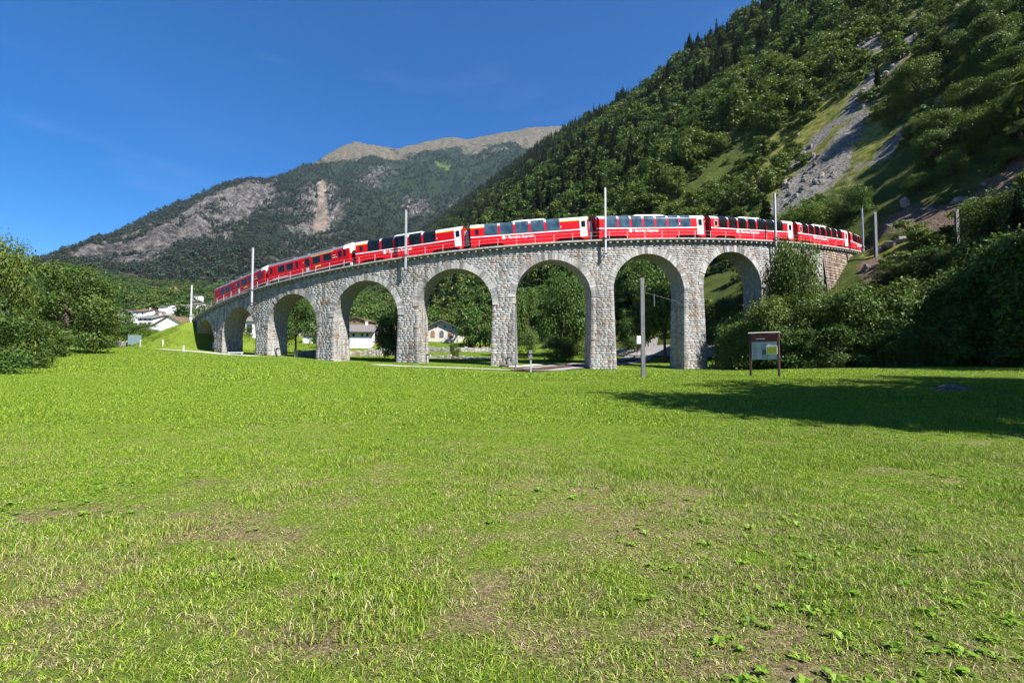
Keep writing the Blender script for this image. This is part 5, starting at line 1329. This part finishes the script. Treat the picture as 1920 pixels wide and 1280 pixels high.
def weed_patch(name, seed, pos):
    r = random.Random(seed); V, F, t = [], [], []
    for k in range(r.randint(6, 10)):
        a = r.random()*6.28; L = r.uniform(.06, .15); w = L*r.uniform(.16, .28); up = r.uniform(.3, 1.1)
        d = Vector((math.cos(a), math.sin(a), 0)); s = Vector((-d.y, d.x, 0)); b = len(V)
        q = [d*.01, d*L*.5*math.cos(up*.6)+Vector((0, 0, L*.5*math.sin(up))), d*L*.95+Vector((0, 0, L*.55*math.sin(up)-.01))]
        V += [q[0]-s*.004, q[0]+s*.004, q[1]+s*w, q[1]-s*w, q[2]+s*w*.25, q[2]-s*w*.25]; F += [[b, b+1, b+2, b+3], [b+3, b+2, b+4, b+5]]; c = r.random(); t += [c, c]
    me = mesh_np(name, [tuple(v) for v in V], F, M['weed'], {'tint': ('FACE', t)}); return tag(link(name, me, None, pos, None, (.5, .5, .5)), 'broad-leaved weeds growing low in the meadow grass', 'weeds', None, 'stuff')

M['weed'] = leaf_mat('weed_leaves', [(0, (.06, .14, .010)), (.5, (.14, .27, .018)), (1, (.26, .36, .04))], .3, .8)
path_mask_pts = [np.array([ghit(*p)[:2] for p in l]) for l in ([(300, 655.5), (345, 658), (390, 662), (430, 666), (480, 669)], [(700, 684), (760, 687.5), (850, 690.5), (960, 694.5)], [(958, 689), (985, 687), (1010, 684)])]+[np.array(tk)[:, :2]]
def sward(name, y0, y1, patches, spacing, jit, keepout, xm=1.14):
    gx0, gy0 = np.meshgrid(np.arange(-xm*y1-1, xm*y1+1, spacing), np.arange(y0, y1, spacing)); X = gx0.ravel()+(rng.random(gx0.size)-.5)*spacing*.5; Y = gy0.ravel()+(rng.random(gx0.size)-.5)*spacing*.5
    k = np.abs(X) < xm*Y+1.2; X, Y = X[k], Y[k]
    s_, r_ = sr_of(X, Y); t, d = td(X, Y)
    k = (d < -1.5) & ~((np.abs(r_-RAD) < 2.0+spacing*.3) & (s_ > -12))
    for i, l in enumerate(path_mask_pts): k &= line_d(X, Y, l) > (3.2 if i == 3 else 1.0)+keepout
    X, Y = X[k], Y[k]; n = len(X); e = spacing*.4; Z = ground_z(X, Y, False)
    Z += (fbm(X/2.2, Y/2.2, 3, 2)*.03+fbm(X/9, Y/9, 2, 6)*.05)*np.clip(1-d[k]/3, 0, 1)
    gx_ = (ground_z(X+e, Y, False)-ground_z(X-e, Y, False))/(2*e); gy_ = (ground_z(X, Y+e, False)-ground_z(X, Y-e, False))/(2*e)
    rot = []
    for a, b, c in zip(gx_, gy_, rng.random(n)*6.283):
        z = Vector((-a, -b, 1)).normalized(); q = Vector((0, 0, 1)).rotation_difference(z) @ Matrix.Rotation(c, 3, 'Z').to_quaternion(); rot.append(tuple(q.to_euler()))
    sc = 1+jit*(rng.random(n)-.5)
    hz = sc*np.clip(1+fbm(X/1.4, Y/1.4, 3, 61)*.75, .5, 2.0)*(1-.72*bare(X, Y))*np.interp(Y, [3, 9], [.74, .95])
    scatter(name, np.c_[X, Y, Z], np.array(rot), np.c_[sc, sc, hz], rng.integers(0, len(patches), n), [[p] for p in patches], 'short green and straw-dry meadow grass', 'grass')
gp = [(-.9, 3.2), (.4, 3.5), (1.6, 3.4), (-2.2, 3.9), (2.6, 4.1)]
near_p = [grass_patch('grass_patch', .8, 2600 if k else 2000, (.010, .046) if k else (.015, .075), .0042 if k else .0048, 70+k, 1.2 if k else .8, (x, y, G(x, y))) for k, (x, y) in enumerate(gp)]
mid_p = [grass_patch('grass_patch', 2.4, 4400, (.022, .075), .0115, 80+k, 1.2, (x, y, G(x, y))) for k, (x, y) in enumerate([(-3, 15), (1, 16), (4, 17)])]
far_p = [grass_patch('grass_patch', 5.0, 3600, (.04, .11), .036, 90+k, 1.2, (x, y, G(x, y))) for k, (x, y) in enumerate([(-6, 34), (0, 36), (7, 38)])]
sward('meadow_grass_near', 1.4, 14, near_p, .52, .25, 0)
sward('meadow_grass', 12.8, 34, mid_p, 1.45, .25, .6)
sward('meadow_grass_far', 31.5, 128, far_p, 2.7, .25, 1.6)
wp = [weed_patch('weeds', 20+k, (x, y, G(x, y)+.01)) for k, (x, y) in enumerate([(-1.3, 3.6), (.9, 3.3), (2.1, 4.4), (-.2, 4.8), (1.5, 5.5)])]
n = 3200; Y = 2.2+13*rng.random(n)**1.1; X = (rng.random(n)*2-1)*1.15*Y; k = fbm(X/1.5, Y/1.5, 3, 77) > .12; X, Y = X[k], Y[k]; n = len(X); sc = .22+.36*rng.random(n)**2
scatter('meadow_weeds', np.c_[X, Y, ground_z(X, Y, False)+fbm(X/2.2, Y/2.2, 3, 2)*.03+fbm(X/9, Y/9, 2, 6)*.05+.012], yaw(n), np.c_[sc, sc, sc], rng.integers(0, 5, n), [[w] for w in wp], 'broad-leaved weeds scattered through the near meadow', 'weeds')

# ------------------------------------------------------------------ air
hz = MB(); hz.box(-3200, 1900, -150, 4900, -8, 2300); hm_, hnt, hb = new_mat('valley_air'); hnt.nodes.remove(hb)
pv = hnt.nodes.new('ShaderNodeVolumePrincipled'); pv.inputs['Color'].default_value = (.55, .76, 1, 1); pv.inputs['Density'].default_value = 0.000026; pv.inputs['Anisotropy'].default_value = .2
hnt.links.new(pv.outputs[0], hnt.nodes['Material Output'].inputs['Volume'])
tag(hz.build('haze', hm_), kind='stuff')
